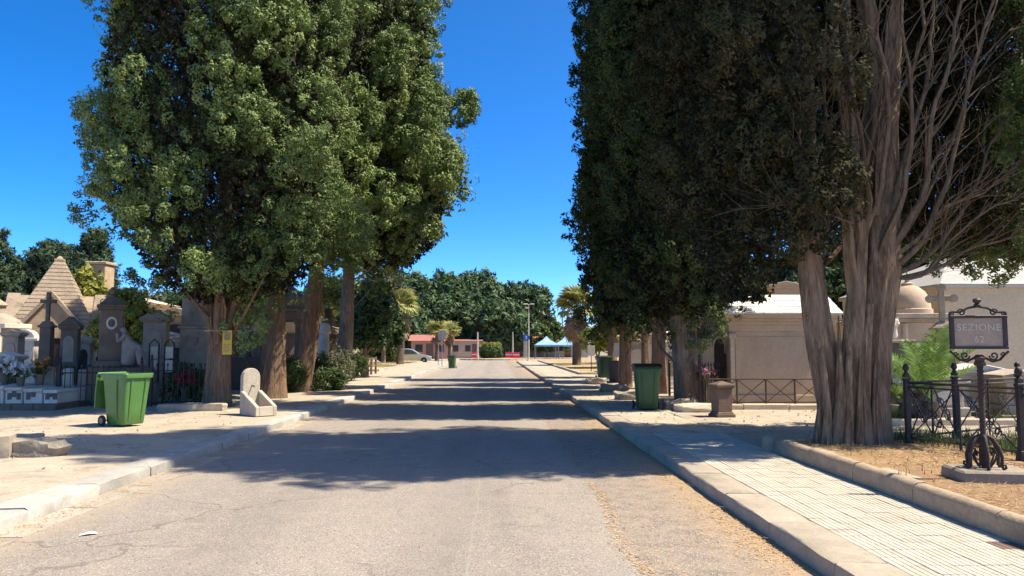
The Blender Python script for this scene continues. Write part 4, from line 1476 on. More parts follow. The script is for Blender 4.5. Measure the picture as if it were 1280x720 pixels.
# ------------------------------------------------------------------ cream chapel with vaulted grey roof, far right
CY = 20.5
c0 = xx(1181, CY)
o = thing('chapel', 'plain cream-walled chapel with pale hipped roof at the right edge', 'chapel', (c0 + 3.2, CY, .12))
hw_ = 3.2
he = hz(359, CY) - .12
MB().box(-hw_, hw_, 0, 6, 0, he).build('wall', CREAM, o)
MB().box(-hw_ - .04, hw_ + .04, -.04, 6.04, -.05, .35).build('plinth', LIME, o, bevel=.01)
MB().box(-hw_ - .10, hw_ + .10, -.10, 6.1, he + .002, he + .10).build('eaves', ROOFG, o, bevel=.01)
MB().cbox(0, 3, he + .102, 2 * hw_ + .24, 6.24, 1.05, .4, topd=.06).build('roof', ROOFG, o, bevel=.02)

# stone cross on pedestal left of that chapel
def stone_cross(label, loc, base_top, h, w, t, m, rotz=0, ped=.42, trefoil=False, ped_m=None, cat='cross'):
    o = thing('stone_cross', label, cat, loc, rotz)
    b = MB()
    b.cbox(0, 0, 0, ped * 1.35, ped * 1.35, .18)
    b.cbox(0, 0, .18, ped * 1.15, ped * 1.15, .12, .9)
    b.cbox(0, 0, .30, ped, ped, base_top - .50, .92)
    b.cbox(0, 0, base_top - .20, ped * 1.22, ped * 1.22, .08)
    b.cbox(0, 0, base_top - .12, ped * 1.0, ped * 1.0, .12, .6)
    b.build('pedestal', ped_m or m, o, bevel=.012)
    b = MB()
    b.box(-t / 2, t / 2, -t / 2, t / 2, base_top - .01, base_top + h)
    ca = base_top + h * .68
    c_ = b.build('upright', m, o, bevel=.012)
    MB().box(-w / 2, w / 2, -t / 2 + .004, t / 2 - .004, ca - t / 2, ca + t / 2).build('arm', m, o, bevel=.012)
    if trefoil:
        for (x, z) in ((-w / 2, ca), (w / 2, ca), (0, base_top + h)):
            MB().lathe([(.01, -t * .5), (t * .75, -t * .42), (t * .75, t * .42), (.01, t * .5)], 12, mtx=Matrix.Translation((x, 0, z)) @ Matrix.Rotation(R(90), 4, 'X')).build('knob', m, o, smooth=40)
    return o
q = at(1178, 400, 17.5)
stone_cross('grey stone cross with lobed ends left of the cream chapel', (q.x, 17.5, .13), hz(402, 17.5) - .13, .80, .48, .13, GREY, R(-20), trefoil=True)

# small domed tomb
DY = 20.0
q = at(1136, 392, DY)
o = thing('domed_tomb', 'small stone tomb with ribbed dome and spike finial behind the huge trunk', 'tomb', (q.x, DY, .12))
zd = q.z - .12
b = MB()
b.cbox(0, 0, 0, 1.9, 1.9, .3)
b.cbox(0, 0, .3, 1.55, 1.55, zd - .55)
b.build('body', BEIGE, o, bevel=.015)
b = MB()
b.cbox(0, 0, zd - .25, 1.75, 1.75, .10)
b.cbox(0, 0, zd - .15, 1.9, 1.9, .12)
b.build('cornice', GREY, o, bevel=.015)
MB().lathe([(.58, zd - .03), (.58, zd + .10), (.54, zd + .12), (.53, zd + .25), (.49, zd + .42), (.40, zd + .58), (.26, zd + .70), (.12, zd + .76)], 20).build('dome', BEIGE, o, smooth=50)
MB().lathe([(.16, zd + .75), (.16, zd + .80), (.07, zd + .84), (.06, zd + .95), (.09, zd + .98), (.03, zd + 1.04), (.02, zd + 1.2), (.005, zd + 1.26)], 12).build('finial', LIME, o, smooth=50)
for sx in (-1, 1):
    MB().tube([(sx * .55, -.79, .6), (sx * .55, -.79, zd - .3)], .07, 10).build('column', LIME, o, smooth=50)
MB().prism([(u * 1.2, z * .85 + .3) for u, z in arch], -.80, -.776, 'y').build('doorway', BLACKGAP, o)  # near-black slab in place of a shaded opening

# white angel on a block near the dome
def figure(name, label, loc, h, m, rotz=0, cat='statue', wings=False, lean=0, seated=False):
    """one continuous draped figure grown with a skin"""
    o = thing(name, label, cat, loc, rotz)
    me = bpy.data.meshes.new('figure')
    if seated:
        # sitting, turned to -X, head bowed on one raised hand; robe falls from the knees at +X
        vs = [(0, 0, .40), (-.05, 0, .56), (-.09, 0, .70), (-.125, -.01, .795), (-.17, -.03, .885), (.18, -.10, .42), (.24, -.13, .20), (.30, -.16, .03),
              (-.09, -.14, .70), (-.22, -.17, .56), (-.25, -.08, .76), (-.07, .14, .70), (.04, .20, .54), (.14, .10, .46), (.16, .10, .40), (.20, .12, .18), (.24, .14, .03), (-.02, .02, .20), (-.03, .03, .03)]
        es = [(0, 1), (1, 2), (2, 3), (3, 4), (0, 5), (5, 6), (6, 7), (2, 8), (8, 9), (9, 10), (2, 11), (11, 12), (12, 13), (0, 14), (14, 15), (15, 16), (0, 17), (17, 18)]
        rd = [.13, .10, .105, .045, .085, .095, .10, .12, .05, .04, .032, .05, .04, .032, .095, .10, .12, .14, .19]
    else:
        vs = [(0, 0, .50), (0, 0, .64), (0, -.01, .80), (0, -.02, .86), (0, -.04, .94), (0, 0, .30), (0, .01, .04), (-.13, 0, .80), (-.17, -.06, .64), (-.05, -.16, .66), (.13, 0, .80), (.17, -.06, .64), (.05, -.17, .68)]
        es = [(0, 1), (1, 2), (2, 3), (3, 4), (0, 5), (5, 6), (2, 7), (7, 8), (8, 9), (2, 10), (10, 11), (11, 12)]
        rd = [.12, .10, .11, .045, .07, .13, .17, .06, .05, .03, .06, .05, .03]
    me.from_pydata([tuple(c * h for c in v) for v in vs], es, [])
    f = mesh_obj('figure', me, m, o)
    sk = f.modifiers.new('skin', 'SKIN')
    for i, r_ in enumerate(rd):
        me.skin_vertices[0].data[i].radius = (r_ * h, r_ * h)
    me.skin_vertices[0].data[0].use_root = True
    sb = f.modifiers.new('sub', 'SUBSURF')
    sb.levels = sb.render_levels = 2
    me.materials.clear()
    me.materials.append(m)
    if wings:
        for s in (-1, 1):
            MB().prism([(s * .03 * h, .62 * h), (s * .20 * h, .95 * h), (s * .27 * h, .86 * h), (s * .24 * h, .62 * h), (s * .14 * h, .40 * h)][:: (1 if s > 0 else -1)], .08 * h, .11 * h, 'y').build('wing', m, o, bevel=.01)
    return o
q = at(1118, 425, 16.5)
o = thing('grave_block', 'dark grey grave block under the small white angel', 'grave', (q.x, 16.5, .13))
MB().cbox(0, 0, 0, .9, .7, .25).build('step', GREY, o, bevel=.015)
MB().cbox(0, 0, .25, .6, .5, q.z - .45, .92).build('block', DARKS, o, bevel=.015)
MB().cbox(0, 0, q.z - .20, .66, .56, .07).build('cap', GREY, o, bevel=.01)
figure('angel_statue', 'small white winged angel on a block right of the huge trunk', (q.x, 16.5, q.z - .005), .55, WHITE, wings=True)

# ================================================================== LEFT CEMETERY
# ------------------------------------------------------------------ stone chapel with steep pyramid roof
CHY = 34.0
cx_ = xx(70, CHY + 1.8)
o = thing('stone_chapel', 'ochre stone chapel with steep pyramid spire roof and pointed gables', 'chapel', (cx_, CHY + 1.8, ZL - .02), R(22))
h0 = hz(412, CHY)
MB().box(-1.75, 1.75, -1.75, 1.75, 0, h0).build('wall', SAND, o, bevel=.015)
MB().box(-1.82, 1.82, -1.82, 1.82, -.05, .35).build('plinth', LIME, o, bevel=.02)
apex = hz(372, CHY)
for k in range(4):
    mt = Matrix.Rotation(k * PI / 2, 4, 'Z')
    gw = 1.35
    gb = MB()
    gb.prism([(-gw, h0 - .5), (gw, h0 - .5), (gw, h0 - .1), (0, apex), (-gw, h0 - .1)], -1.86, -1.752, 'y', mtx=mt)
    gable = gb.build('gable', SAND, o, bevel=.01)
    cp = MB()
    for s in (-1, 1):
        a = Vector((s * (gw + .22), 0, h0 - .30))
        b_ = Vector((0, 0, apex + .16))
        d = (b_ - a).normalized()
        nn = Vector((-d.z * s, 0, d.x * s)) * .16 * -1
        pl = [(a.x, a.z), (b_.x, b_.z), (b_.x, b_.z - .24), (a.x - s * .12, a.z - .12)]
        cp.prism(pl if s > 0 else pl[::-1], -2.0, -1.5, 'y', mtx=mt)
    cp.build('coping', ROOFT, gable, bevel=.01)
    rfm = MB()
    rfm.prism([(-gw - .15, h0 - .24), (gw + .15, h0 - .24), (0, apex + .06)], -1.7, -.02, 'y', mtx=mt)
    rfm.build('gable_roof', ROOFT, o)
    ar = [(-.42, 0), (.42, 0), (.42, 1.3)] + [(.42 * math.cos(R(a)), 1.3 + .42 * math.sin(R(a))) for a in range(20, 180, 20)] + [(-.42, 1.3)]
    MB().prism([(u, z + .35) for u, z in ar], -1.79, -1.7505, 'y', mtx=mt).build('doorway', BLACKGAP, gable)  # opening's shade drawn as a near-black slab on the wall
top = hz(322, CHY) + .1
b = MB()
b.cbox(0, 0, h0 + .002, 3.3, 3.3, top - h0 - .25, .12)
b.cbox(0, 0, top - .25, .42, .42, .12)
b.cbox(0, 0, top - .13, .30, .30, .15, .3)
sp = b.build('spire_roof', ROOFT, o, bevel=.02)
# courses of stone scales on the two faces towards the avenue
for k in (0, 1, 3):
    mt = Matrix.Rotation(k * PI / 2, 4, 'Z')
    H_ = top - h0 - .25
    for r_ in range(17):
        t = r_ / 17
        z = h0 + H_ * t
        hw2 = 1.65 * (1 - .88 * t) + .006
        MB().box(-hw2, hw2, -hw2 - .004, -hw2 + .06, z, z + .03, mtx=mt).build('roof_course', ROOFT, sp)

# ------------------------------------------------------------------ cross on tall pedestal
Yc = 24
q = at(58, 434, Yc)
stone_cross('dark stone column carrying a plain cross in front of the ochre chapel', (q.x, Yc, ZL), hz(402, Yc) - ZL, hz(366, Yc) - hz(402, Yc), .46, .11, DARKS, R(8), ped=.34, cat='cross')

def aedicule(label, loc, w, d, h, m, rotz=0, panel=None, cat='tombstone', name='tombstone', base=.5, gable=.28, group=None):
    """upright tomb with pediment, cornice, panel and stepped base"""
    o = thing(name, label, cat, loc, rotz, group)
    b = MB()
    b.cbox(0, 0, 0, w * 1.5, d * 1.5, base * .4)
    b.cbox(0, 0, base * .4, w * 1.22, d * 1.25, base * .6)
    b.build('base', m, o, bevel=.015)
    MB().cbox(0, 0, base, w, d, h - base - gable - .12, .96).build('shaft', m, o, bevel=.012)
    b = MB()
    b.cbox(0, 0, h - gable - .12, w * 1.16, d * 1.16, .05)
    b.cbox(0, 0, h - gable - .07, w * 1.28, d * 1.28, .07)
    b.build('cornice', m, o, bevel=.01)
    MB().prism([(-w * .66, h - gable), (w * .66, h - gable), (0, h)], -d * .64, d * .64, 'y').build('pediment', m, o, bevel=.012)
    ar = [(-.5, 0), (.5, 0), (.5, .75)] + [(.5 * math.cos(R(a)), .75 + .25 * math.sin(R(a))) for a in range(20, 180, 20)] + [(-.5, .75)]
    ph = (h - base - gable - .12)
    MB().prism([(u * w * .62, base + ph * .12 + z * ph * .72) for u, z in ar], -d / 2 - .02, -d / 2 + .03, 'y').build('panel', panel or WHITE, o, bevel=.006)
    return o
Yd = 23
q = at(88, 434, Yd)
aedicule('grey gabled tombstone with pale arched panel right of the tall cross', (q.x, Yd, ZL), .46, .44, hz(396, Yd) - ZL, DARKS, R(16), GREY, base=.9)
q = at(107, 434, 25)
aedicule('slim grey arched tombstone just right of the gabled one', (q.x, 25, ZL), .42, .35, hz(420, 25) - ZL, GREY, R(8), BLACKGAP, base=.5, gable=.14)
# white domed tomb and round-headed stele at the picture's left edge
Yw = 31
q = at(6, 434, Yw)
o = thing('white_tomb', 'white domed tomb with columns cut by the left picture edge', 'tomb', (q.x - .35, Yw, ZL))
zt_ = hz(405, Yw) - ZL
MB().cbox(0, 0, 0, 1.9, 1.9, .3).build('step', WHITE, o, bevel=.02)
MB().cbox(0, 0, .3, 1.5, 1.5, zt_ - .5).build('body', LIME, o, bevel=.02)
b = MB()
b.cbox(0, 0, zt_ - .2, 1.75, 1.75, .2)
b.build('cornice', WHITE, o, bevel=.02)
MB().lathe([(.88, zt_ + .001), (.80, zt_ + .14), (.45, zt_ + .34), (.30, zt_ + .40), (.27, zt_ + .68), (.36, zt_ + .74), (.24, zt_ + .86), (.03, zt_ + 1.0)], 16).build('cupola', GREY, o, smooth=40)
for sx in (-1, 0, 1):
    MB().tube([(sx * .62, -.82, .3), (sx * .62, -.82, zt_ - .2)], .10, 10).build('column', WHITE, o, smooth=50)
q = at(31, 434, 28)
o = thing('white_stele', 'white round-headed marble stele between domed tomb and tall cross', 'stele', (q.x, 28, ZL))
hs_ = hz(412, 28) - ZL
MB().cbox(0, 0, 0, 1.1, .7, .35).build('base', WHITE, o, bevel=.02)
MB().prism([(-.42, .35), (.42, .35), (.42, hs_ - .3)] + [(.42 * math.cos(R(a)), hs_ - .3 + .3 * math.sin(R(a))) for a in range(20, 180, 20)] + [(-.42, hs_ - .3)], -.16, .16, 'y').build('slab', WHITE, o, bevel=.015)
MB().prism([(-.55, hs_ - .42), (.55, hs_ - .42), (.55, hs_ - .32), (-.55, hs_ - .32)], -.2, .2, 'y').build('cornice', WHITE, o, bevel=.01)
for k in range(6):
    MB().box(-.26, .26, -.168, -.161, .62 + k * .14, .65 + k * .14).build('inscription_line', GREY, o)
q = at(17, 434, 25.5)
aedicule('grey pedestal tomb with moulded top beside the white stele', (q.x, 25.5, ZL), .50, .45, hz(412, 25.5) - ZL, GREY, R(5), GREY, base=.6, gable=.12)

# ------------------------------------------------------------------ pillar with oval portrait and mourner
Yp = 20.6
q = at(138, 434, Yp)
o = thing('portrait_pillar', 'dark square memorial pillar with white oval portrait above the open bin', 'monument', (q.x, Yp, ZL), R(28))
hp = hz(388, Yp) - ZL
b = MB()
z = steps(b, [(1.15, 1.15, .5), (1.0, 1.0, .45), (.84, .84, .16)])
b.build('base', DARKS, o, bevel=.02)
MB().cbox(0, 0, z, .56, .56, hp - z, .95).build('shaft', DARKS, o, bevel=.012)
b = MB()
b.cbox(0, 0, hp, .66, .66, .07)
b.cbox(0, 0, hp + .07, .72, .72, .06)
b.cbox(0, 0, hp + .13, .62, .62, .22, .35)
b.lathe([(.10, hp + .34), (.12, hp + .38), (.05, hp + .42), (.09, hp + .50), (.07, hp + .56), (.015, hp + .62)], 10)
b.build('cap', DARKS, o, bevel=.01)
for fk, mt in ((0, Matrix.Identity(4)), (1, Matrix.Rotation(R(90), 4, 'Z'))):
    mo = mt @ Matrix.Translation((0, -.275, hp - .36)) @ Matrix.Rotation(R(90), 4, 'X')
    if fk == 0:
        ov = MB().lathe([(.13, -.0), (.13, .02), (.10, .025)], 20, mtx=mo, sy=1.3).build('oval_frame', WHITE, o, smooth=40)
        MB().lathe([(.085, .02), (.085, .03)], 20, mtx=mo, sy=1.3).build('portrait', PHOTO, ov)
    else:
        MB().lathe([(.12, 0), (.12, .03), (.05, .05)], 20, mtx=mo, sy=1.7).build('relief_bust', GREY, o, smooth=40)
q2 = at(163, 462, Yp - .25)
figure('mourner_statue', 'pale draped mourner leaning against the portrait pillar', (q2.x + .05, Yp - .42, ZL + .93), 1.2, mat('dull_pale_marble', (.36, .32, .26), (.26, .23, .19), 4, .8, .3, 20, stain=(.15, .14, .13), stain_amt=.6), R(18), seated=True)
o = thing('statue_plinth', 'low dark plinth under the leaning mourner statue', 'plinth', (q2.x + .08, Yp - .35, ZL), R(28))
MB().cbox(0, 0, 0, 1.25, .9, .55).build('step', DARKS, o, bevel=.02)
MB().cbox(0, 0, .55, 1.1, .75, .40, .95).build('block', DARKS, o, bevel=.02)

# ------------------------------------------------------------------ steles behind the fence
Ys = 23.5
q = at(195, 434, Ys)
aedicule('grey gabled stele with carved star between the portrait pillar and trunk', (q.x, Ys, ZL), .68, .45, hz(388, Ys) - ZL, GREY, R(10), GREY, base=.8, gable=.26)
Yt = 24.2
q = at(247, 434, Yt)
o = thing('crest_monument', 'tall grey monument with round carved crest left of the noticed trunk', 'monument', (q.x, Yt, ZL), R(5))
ht = hz(362, Yt) - ZL
b = MB()
z = steps(b, [(1.4, 1.1, .35), (1.15, .9, .4)])
b.build('base', GREY, o, bevel=.02)
MB().cbox(0, 0, z, .92, .6, ht * .62 - z).build('lower_block', GREY, o, bevel=.015)
MB().cbox(0, 0, ht * .62, 1.05, .72, .09).build('string_course', GREY, o, bevel=.012)
MB().cbox(0, 0, ht * .62 + .09, .88, .56, ht * .38 - .2, .97).build('upper_block', GREY, o, bevel=.015)
MB().cbox(0, 0, ht - .11, 1.02, .68, .11).build('cap', GREY, o, bevel=.015)
mo = Matrix.Translation((0, -.30, ht * .50)) @ Matrix.Rotation(R(90), 4, 'X')
cr_ = MB().lathe([(.29, 0), (.30, .03), (.26, .05), (.25, .02)], 22, mtx=mo).build('wreath', GREY, o, smooth=40)
MB().prism([(-.12, .13), (.12, .13), (.12, 0), (0, -.17), (-.12, 0)], 0, .05, 'z', mtx=mo).build('shield', GREY, cr_, bevel=.01)
figure('crest_statue', 'small pale statue on top of the tall crest monument', (q.x, Yt, ZL + ht - .005), .8, GREY)

# ------------------------------------------------------------------ black railing, bar by bar
def railing(label, a, b, h, spacing, m, spear=.12, name='iron_railing', r=.011, posts=1.6, group=None, z0=None):
    o = thing(name, label, 'railing', (a.x, a.y, a.z), 0, group)
    d = b - a
    L = d.length
    u = d.normalized()
    n = int(L / spacing)
    for z in (.12, h - .10):
        MB().tube([Vector((0, 0, z)), u * L + Vector((0, 0, z))], .014, 4).build('rail', m, o)
    bm = MB().tube([(0, 0, 0), (0, 0, h)], r, 5).lathe([(r, h), (r * 2.3, h + spear * .35), (.001, h + spear)], 5).build('bar', m, o)
    me = bm.data
    bpy.data.objects.remove(bm)
    for i in range(n + 1):
        p = u * (L * i / n)
        piece('bar', me, o, p, i * .3)
    k = max(1, int(L / posts))
    pm = MB().cbox(0, 0, -.02, .06, .06, h + .15).lathe([(.03, h + .13), (.045, h + .17), (.02, h + .2), (.04, h + .25), (.005, h + .32)], 8).build('post', m, o)
    me = pm.data
    bpy.data.objects.remove(pm)
    for i in range(k + 1):
        piece('post', me, o, u * (L * i / k))
    return o
YF = 19.4
a = Vector((xx(76, YF), YF, ZL - .02))
b_ = Vector((xx(178, YF), YF, ZL - .02))
c__ = Vector((xx(260, YF), YF + .2, ZL - .02))
railing('black spiked railing behind the open green bin', a, b_, .95, .13, IRON)
railing('black spiked railing between the open bin and the noticed trunk', b_ + Vector((.25, 0, 0)), c__, 1.0, .12, IRON)
railing('dark side railing running back from the white graves', a + Vector((-.1, .1, 0)), a + Vector((-1.2, 5, 0)), .9, .16, IRON)
# two plaque frames with white plates
for k, (px, lab) in enumerate(((193, 'left black frame with two white plaques on the railing'), (212, 'right black frame with two white plaques on the railing'))):
    q = at(px, 434, 20.6)
    o = thing('plaque_frame', lab, 'plaque', (q.x, 20.6, ZL), R(6), 'white plaque frames behind the railing')
    zz = hz(466, 20.6) - ZL
    MB().tube([(-.12, 0, 0), (-.12, 0, zz + .78)], .02, 4).build('post', IRON, o)
    MB().tube([(.12, 0, 0), (.12, 0, zz + .78)], .02, 4).build('post', IRON, o)
    for j in range(2):
        MB().box(-.095, .095, -.02, .02, zz + .03 + j * .36, zz + .34 + j * .36).build('plate', WHITE, o, bevel=.005)
    MB().tube([(-.12, 0, zz), (.12, 0, zz)], .016, 4).build('crossbar', IRON, o)
    MB().tube([(-.12, 0, zz + .78), (0, 0, zz + .9), (.12, 0, zz + .78)], .016, 4).build('crown', IRON, o)

# ------------------------------------------------------------------ white chest graves at the left edge
YG = 18.6
lab = ['white marble chest grave cut by the left picture edge', 'white chest grave with dark photo plates, second from the left edge', 'white chest grave with flower vase, third from the left edge', 'small white grave panel next to the dark side railing']
zg = hz(481, YG) - ZL
for k, (p0, p1) in enumerate(((-22, 8), (9, 31), (32, 56), (57, 75))):
    x0, x1 = xx(p0, YG), xx(p1, YG)
    o = thing('chest_grave', lab[k], 'grave', ((x0 + x1) / 2, YG + .8, ZL), 0, 'white chest graves on the left')
    w = x1 - x0
    MB().cbox(0, 0, .12, w * .95, 1.6, zg - .22 - .03 * k).build('chest', WHITE, o, bevel=.012)
    MB().cbox(0, 0, zg - .10 - .03 * k, w, 1.68, .08).build('lid', WHITE, o, bevel=.012)
    MB().cbox(0, .62, zg - .02 - .03 * k, w * .7, .14, .45, .9).build('headstone', GREY if k % 2 else WHITE, o, bevel=.02)
    for j in range(2 + k % 2):
        MB().box(-w * .34 + j * w * .26, -w * .34 + j * w * .26 + .10, -.812, -.80, .22 + .06 * (j % 2), .38 + .06 * (j % 2)).build('photo_plate', PHOTO, o)
x0, x1 = xx(-30, YG), xx(80, YG)
o = thing('grave_plinth', 'long low dark plinth under the white chest graves', 'plinth', ((x0 + x1) / 2, YG + .75, ZL - .03))
for k in range(4):
    w = (x1 - x0) / 4
    MB().box(-(x1 - x0) / 2 + k * w + .006, -(x1 - x0) / 2 + (k + 1) * w - .006, -1.0, 1.0, 0, .145).build('plinth_stone', DARKS, o, bevel=.02)

# ------------------------------------------------------------------ columned mausoleum behind the trunks
YM = 27
x0, x1 = xx(290, YM), xx(374, YM)
w = x1 - x0
o = thing('columned_mausoleum', 'brown stone mausoleum with columns and open sides behind the left trunks', 'mausoleum', ((x0 + x1) / 2, YM, ZL), R(6))
zl_ = hz(400, YM) - ZL
zb_ = hz(447, YM) - ZL
zt_ = hz(374, YM) - ZL
MB().box(-w / 2, w / 2, 0, 2.4, 0, zb_).build('podium', DARKS, o, bevel=.02)
BRN = mat('brown_stone', (.30, .21, .14), (.24, .165, .11), 3, .9, .4, 20, stain=(.13, .09, .065), stain_amt=.5)
for fx_ in (-.46, -.05, .46):
    for yy in (.14, 2.24):
        MB().lathe([(.16, zb_ + .001), (.16, zb_ + .08), (.12, zb_ + .12), (.105, zl_ - .18), (.12, zl_ - .15), (.17, zl_ - .08), (.17, zl_ - .002)], 14, (fx_ * w, yy, 0)).build('column', BRN, o, smooth=40)
MB().box(-w / 2 - .03, w / 2 + .03, -.03, 2.43, zl_, zl_ + .3).build('lintel', BRN, o, bevel=.015)
MB().box(-w / 2 - .12, w / 2 + .12, -.12, 2.52, zl_ + .302, zl_ + .42).build('cornice', BRN, o, bevel=.015)
MB().box(-w / 2 - .04, w / 2 + .04, -.04, 2.44, zl_ + .422, zt_ + .1).build('attic', BRN, o, bevel=.015)
MB().cbox(0, 1.2, zt_ + .102, w + .1, 2.5, .75, .25).build('roof', mat('blue_grey_slate', (.17, .20, .25), (.12, .14, .18), 4, .7, .4, 20), o, bevel=.02)
MB().box(-w * .40, w * .40, 2.6, 2.75, 0, zl_).build('back_wall', GREY, o)

# cream tomb and white broken column beyond
Yk = 36
q = at(405, 434, Yk)
o = thing('white_column', 'pale round memorial column with domed cap between the left trunks', 'column', (q.x, Yk, ZL))
hk = hz(403, Yk) - ZL
MB().cbox(0, 0, 0, 1.0, 1.0, .5).build('base', GREY, o, bevel=.02)
MB().lathe([(.33, .5), (.30, .56), (.26, .62), (.24, hk - .55)], 18).build('shaft', WHITE, o, smooth=40)
MB().lathe([(.27, hk - .55), (.33, hk - .5), (.33, hk - .42), (.29, hk - .38), (.28, hk - .18), (.18, hk - .05), (.03, hk)], 18).build('cap', WHITE, o, smooth=40)
q = at(378, 434, 38)
aedicule('cream plastered tomb seen between the second and third left trunks', (q.x, 38, ZL), 1.5, 1.6, hz(393, 38) - ZL, CREAM, R(-4), WHITE, base=.5, gable=.2, name='cream_tomb', cat='tomb')
q = at(392, 434, 30)
aedicule('low grey tombstone half hidden by shrubs between left trunks', (q.x, 30, ZL), .6, .4, hz(446, 30) - ZL, GREY, R(12), GREY, base=.4, gable=.2)

# ------------------------------------------------------------------ rows of further tombs that close the view
g = random.Random(12)
mats = [GREY, LIME, WHITE, CREAM, SAND, BEIGE]
tn = ['grey', 'pale limestone', 'white marble', 'cream plaster', 'ochre stone', 'beige stone']
rows = [(168, 45, 372, 3.0, 3, 'far behind the yellow-green ivy'), (225, 44, 386, 2.4, 4, 'seen past the gabled stele'), (-12, 42, 380, 3.0, 2, 'beyond the white domed tomb'), (30, 48, 404, 1.8, 1, 'behind the left flank of the chapel'),
        (132, 40, 410, 1.6, 0, 'low beyond the portrait pillar'), (262, 38, 400, 1.6, 2, 'just left of the noticed trunk'), (318, 41, 392, 2.6, 1, 'visible through the columned mausoleum'), (350, 46, 398, 2.2, 3, 'between mausoleum and leaning trunk'),
        (415, 52, 408, 2.4, 4, 'right of the pale round column'), (196, 34, 412, 1.2, 2, 'low between portrait pillar and stele'), (226, 31, 420, 1.0, 0, 'small behind the plaque frames'), (6, 24, 440, .8, 2, 'small behind the chest graves')]
for k, (px, Y, py, w, mi, where) in enumerate(rows):
    q = at(px, 434, Y)
    aedicule('%s family tomb %s' % (tn[mi], where), (q.x, Y, ZL), w, w * .9, hz(py, Y) - ZL, mats[mi], R(g.uniform(-8, 14)), [GREY, BLACKGAP, LIME][k % 3], base=.45, gable=w * .16, name='family_tomb', cat='tomb')

# ================================================================== RIGHT SIDE, BEHIND THE ROW
q = at(869, 434, 21.5)
o = thing('lantern_stele', 'white grave stele with small slanted roof right of the leaning trunk', 'stele', (q.x, 21.5, .13), R(-10))
hl = hz(418, 21.5) - .13
MB().cbox(0, 0, 0, .8, .6, .3).build('base', GREY, o, bevel=.02)
MB().cbox(0, 0, .3, .62, .35, hl - .3).build('block', GREY, o, bevel=.015)
for k in range(3):
    MB().box(-.12, .12, -.20, -.176, .55 + k * .42, .9 + k * .42).build('panel', WHITE, o, bevel=.006)
MB().prism([(-.45, hl), (.45, hl), (.40, hl + .10), (-.40, hl + .2)], -.3, .3, 'y').build('roof', GREY, o, bevel=.01)
q = at(893, 434, 22.5)
aedicule('tall beige pilaster tomb between white stele and mausoleum', (q.x, 22.5, .13), .62, .5, hz(402, 22.5) - .13, BEIGE, 0, LIME, base=.4, gable=.1)
a = Vector((xx(874, 18.6), 18.6, .12))
railing('rusty spiked grave railing just right of the leaning trunk', a, a + Vector((.9, .9, 0)), 1.0, .13, RUSTY)
a = Vector((xx(836, 23.0), 23.0, .12))
railing('dark grave railing behind the front right bin', a, a + Vector((1.1, .1, 0)), .85, .13, IRON)
rows = [(838, 27, 425, .8, 2, 'between the trunks behind the right bin'), (795, 36, 424, .9, 1, 'left of the thin-stemmed right cypress'), (800, 45, 414, 2.2, 4, 'deep among the right trunks'), (847, 34, 412, 1.6, 3, 'half hidden behind the leaning right trunk'),
        (980, 34, 352, 1.3, 5, 'tall and narrow above the beige mausoleum roof'), (1075, 26, 395, 1.5, 5, 'seen through the fork of the huge trunk'), (1122, 17.5, 462, .7, 0, 'low behind the pole by the palm'),
        (1170, 15, 470, .7, 0, 'low in the fenced plot left of the sign'), (1215, 16.5, 455, .9, 2, 'behind the iron sign post'), (1268, 15.5, 462, .8, 0, 'at the right picture edge behind the fence')]
for k, (px, Y, py, w, mi, where) in enumerate(rows):
    q = at(px, 434, Y)
    aedicule('%s family tomb %s' % (tn[mi], where), (q.x, Y, .13), w, w * .8, hz(py, Y) - .13, mats[mi], R(-6 + 3 * (k % 4)), [GREY, WHITE, LIME][k % 3], base=.3, gable=w * .14, name='family_tomb', cat='tomb')
# low pale path kerb behind the near fence
o = thing('path_kerb', 'long pale path kerb beyond the iron grave fence', 'kerb', (0, 0, 0))
for k in range(5):
    MB().box(xx(1105, 14.2) + k * .9, xx(1105, 14.2) + k * .9 + .885, 14.2, 14.42, .08, .25 + .01 * (k % 2)).build('kerb_stone', LIME, o, bevel=.02)
# rusty boxes and small boards far along the right pavement
for px, py, lab in ((768, 477, 'narrow rust-brown box beside the far right bin'), (776, 478, 'second rust-brown box, against the lit cypress trunk')):
    q = on_ground(px, py, .145)
    o = thing('rusty_box', lab, 'box', (q.x, q.y, .135), R(10), 'rust-brown boxes by the far bin')
    MB().cbox(0, 0, 0, .34, .4, .84, 1.05).build('body', MUD, o, bevel=.02)
    MB().cbox(0, 0, .841, .38, .44, .06).build('top', MUD, o, bevel=.015)
for px, py, Y, lab in ((739, 441, 46, 'white board on a thin post beside the right dry lawn'), (774, 441, 33, 'white board on a post between the far right trunks')):
    q = at(px, py, Y)
    o = thing('notice_board', lab, 'sign', (q.x, Y, .13), R(-3), 'white boards on posts')
    MB().tube([(0, 0, 0), (0, 0, q.z)], .022, 6).build('post', IRON, o)
    MB().box(-.22, .22, -.05, -.025, q.z - .30, q.z + .30).build('board', WHITE, o, bevel=.008)

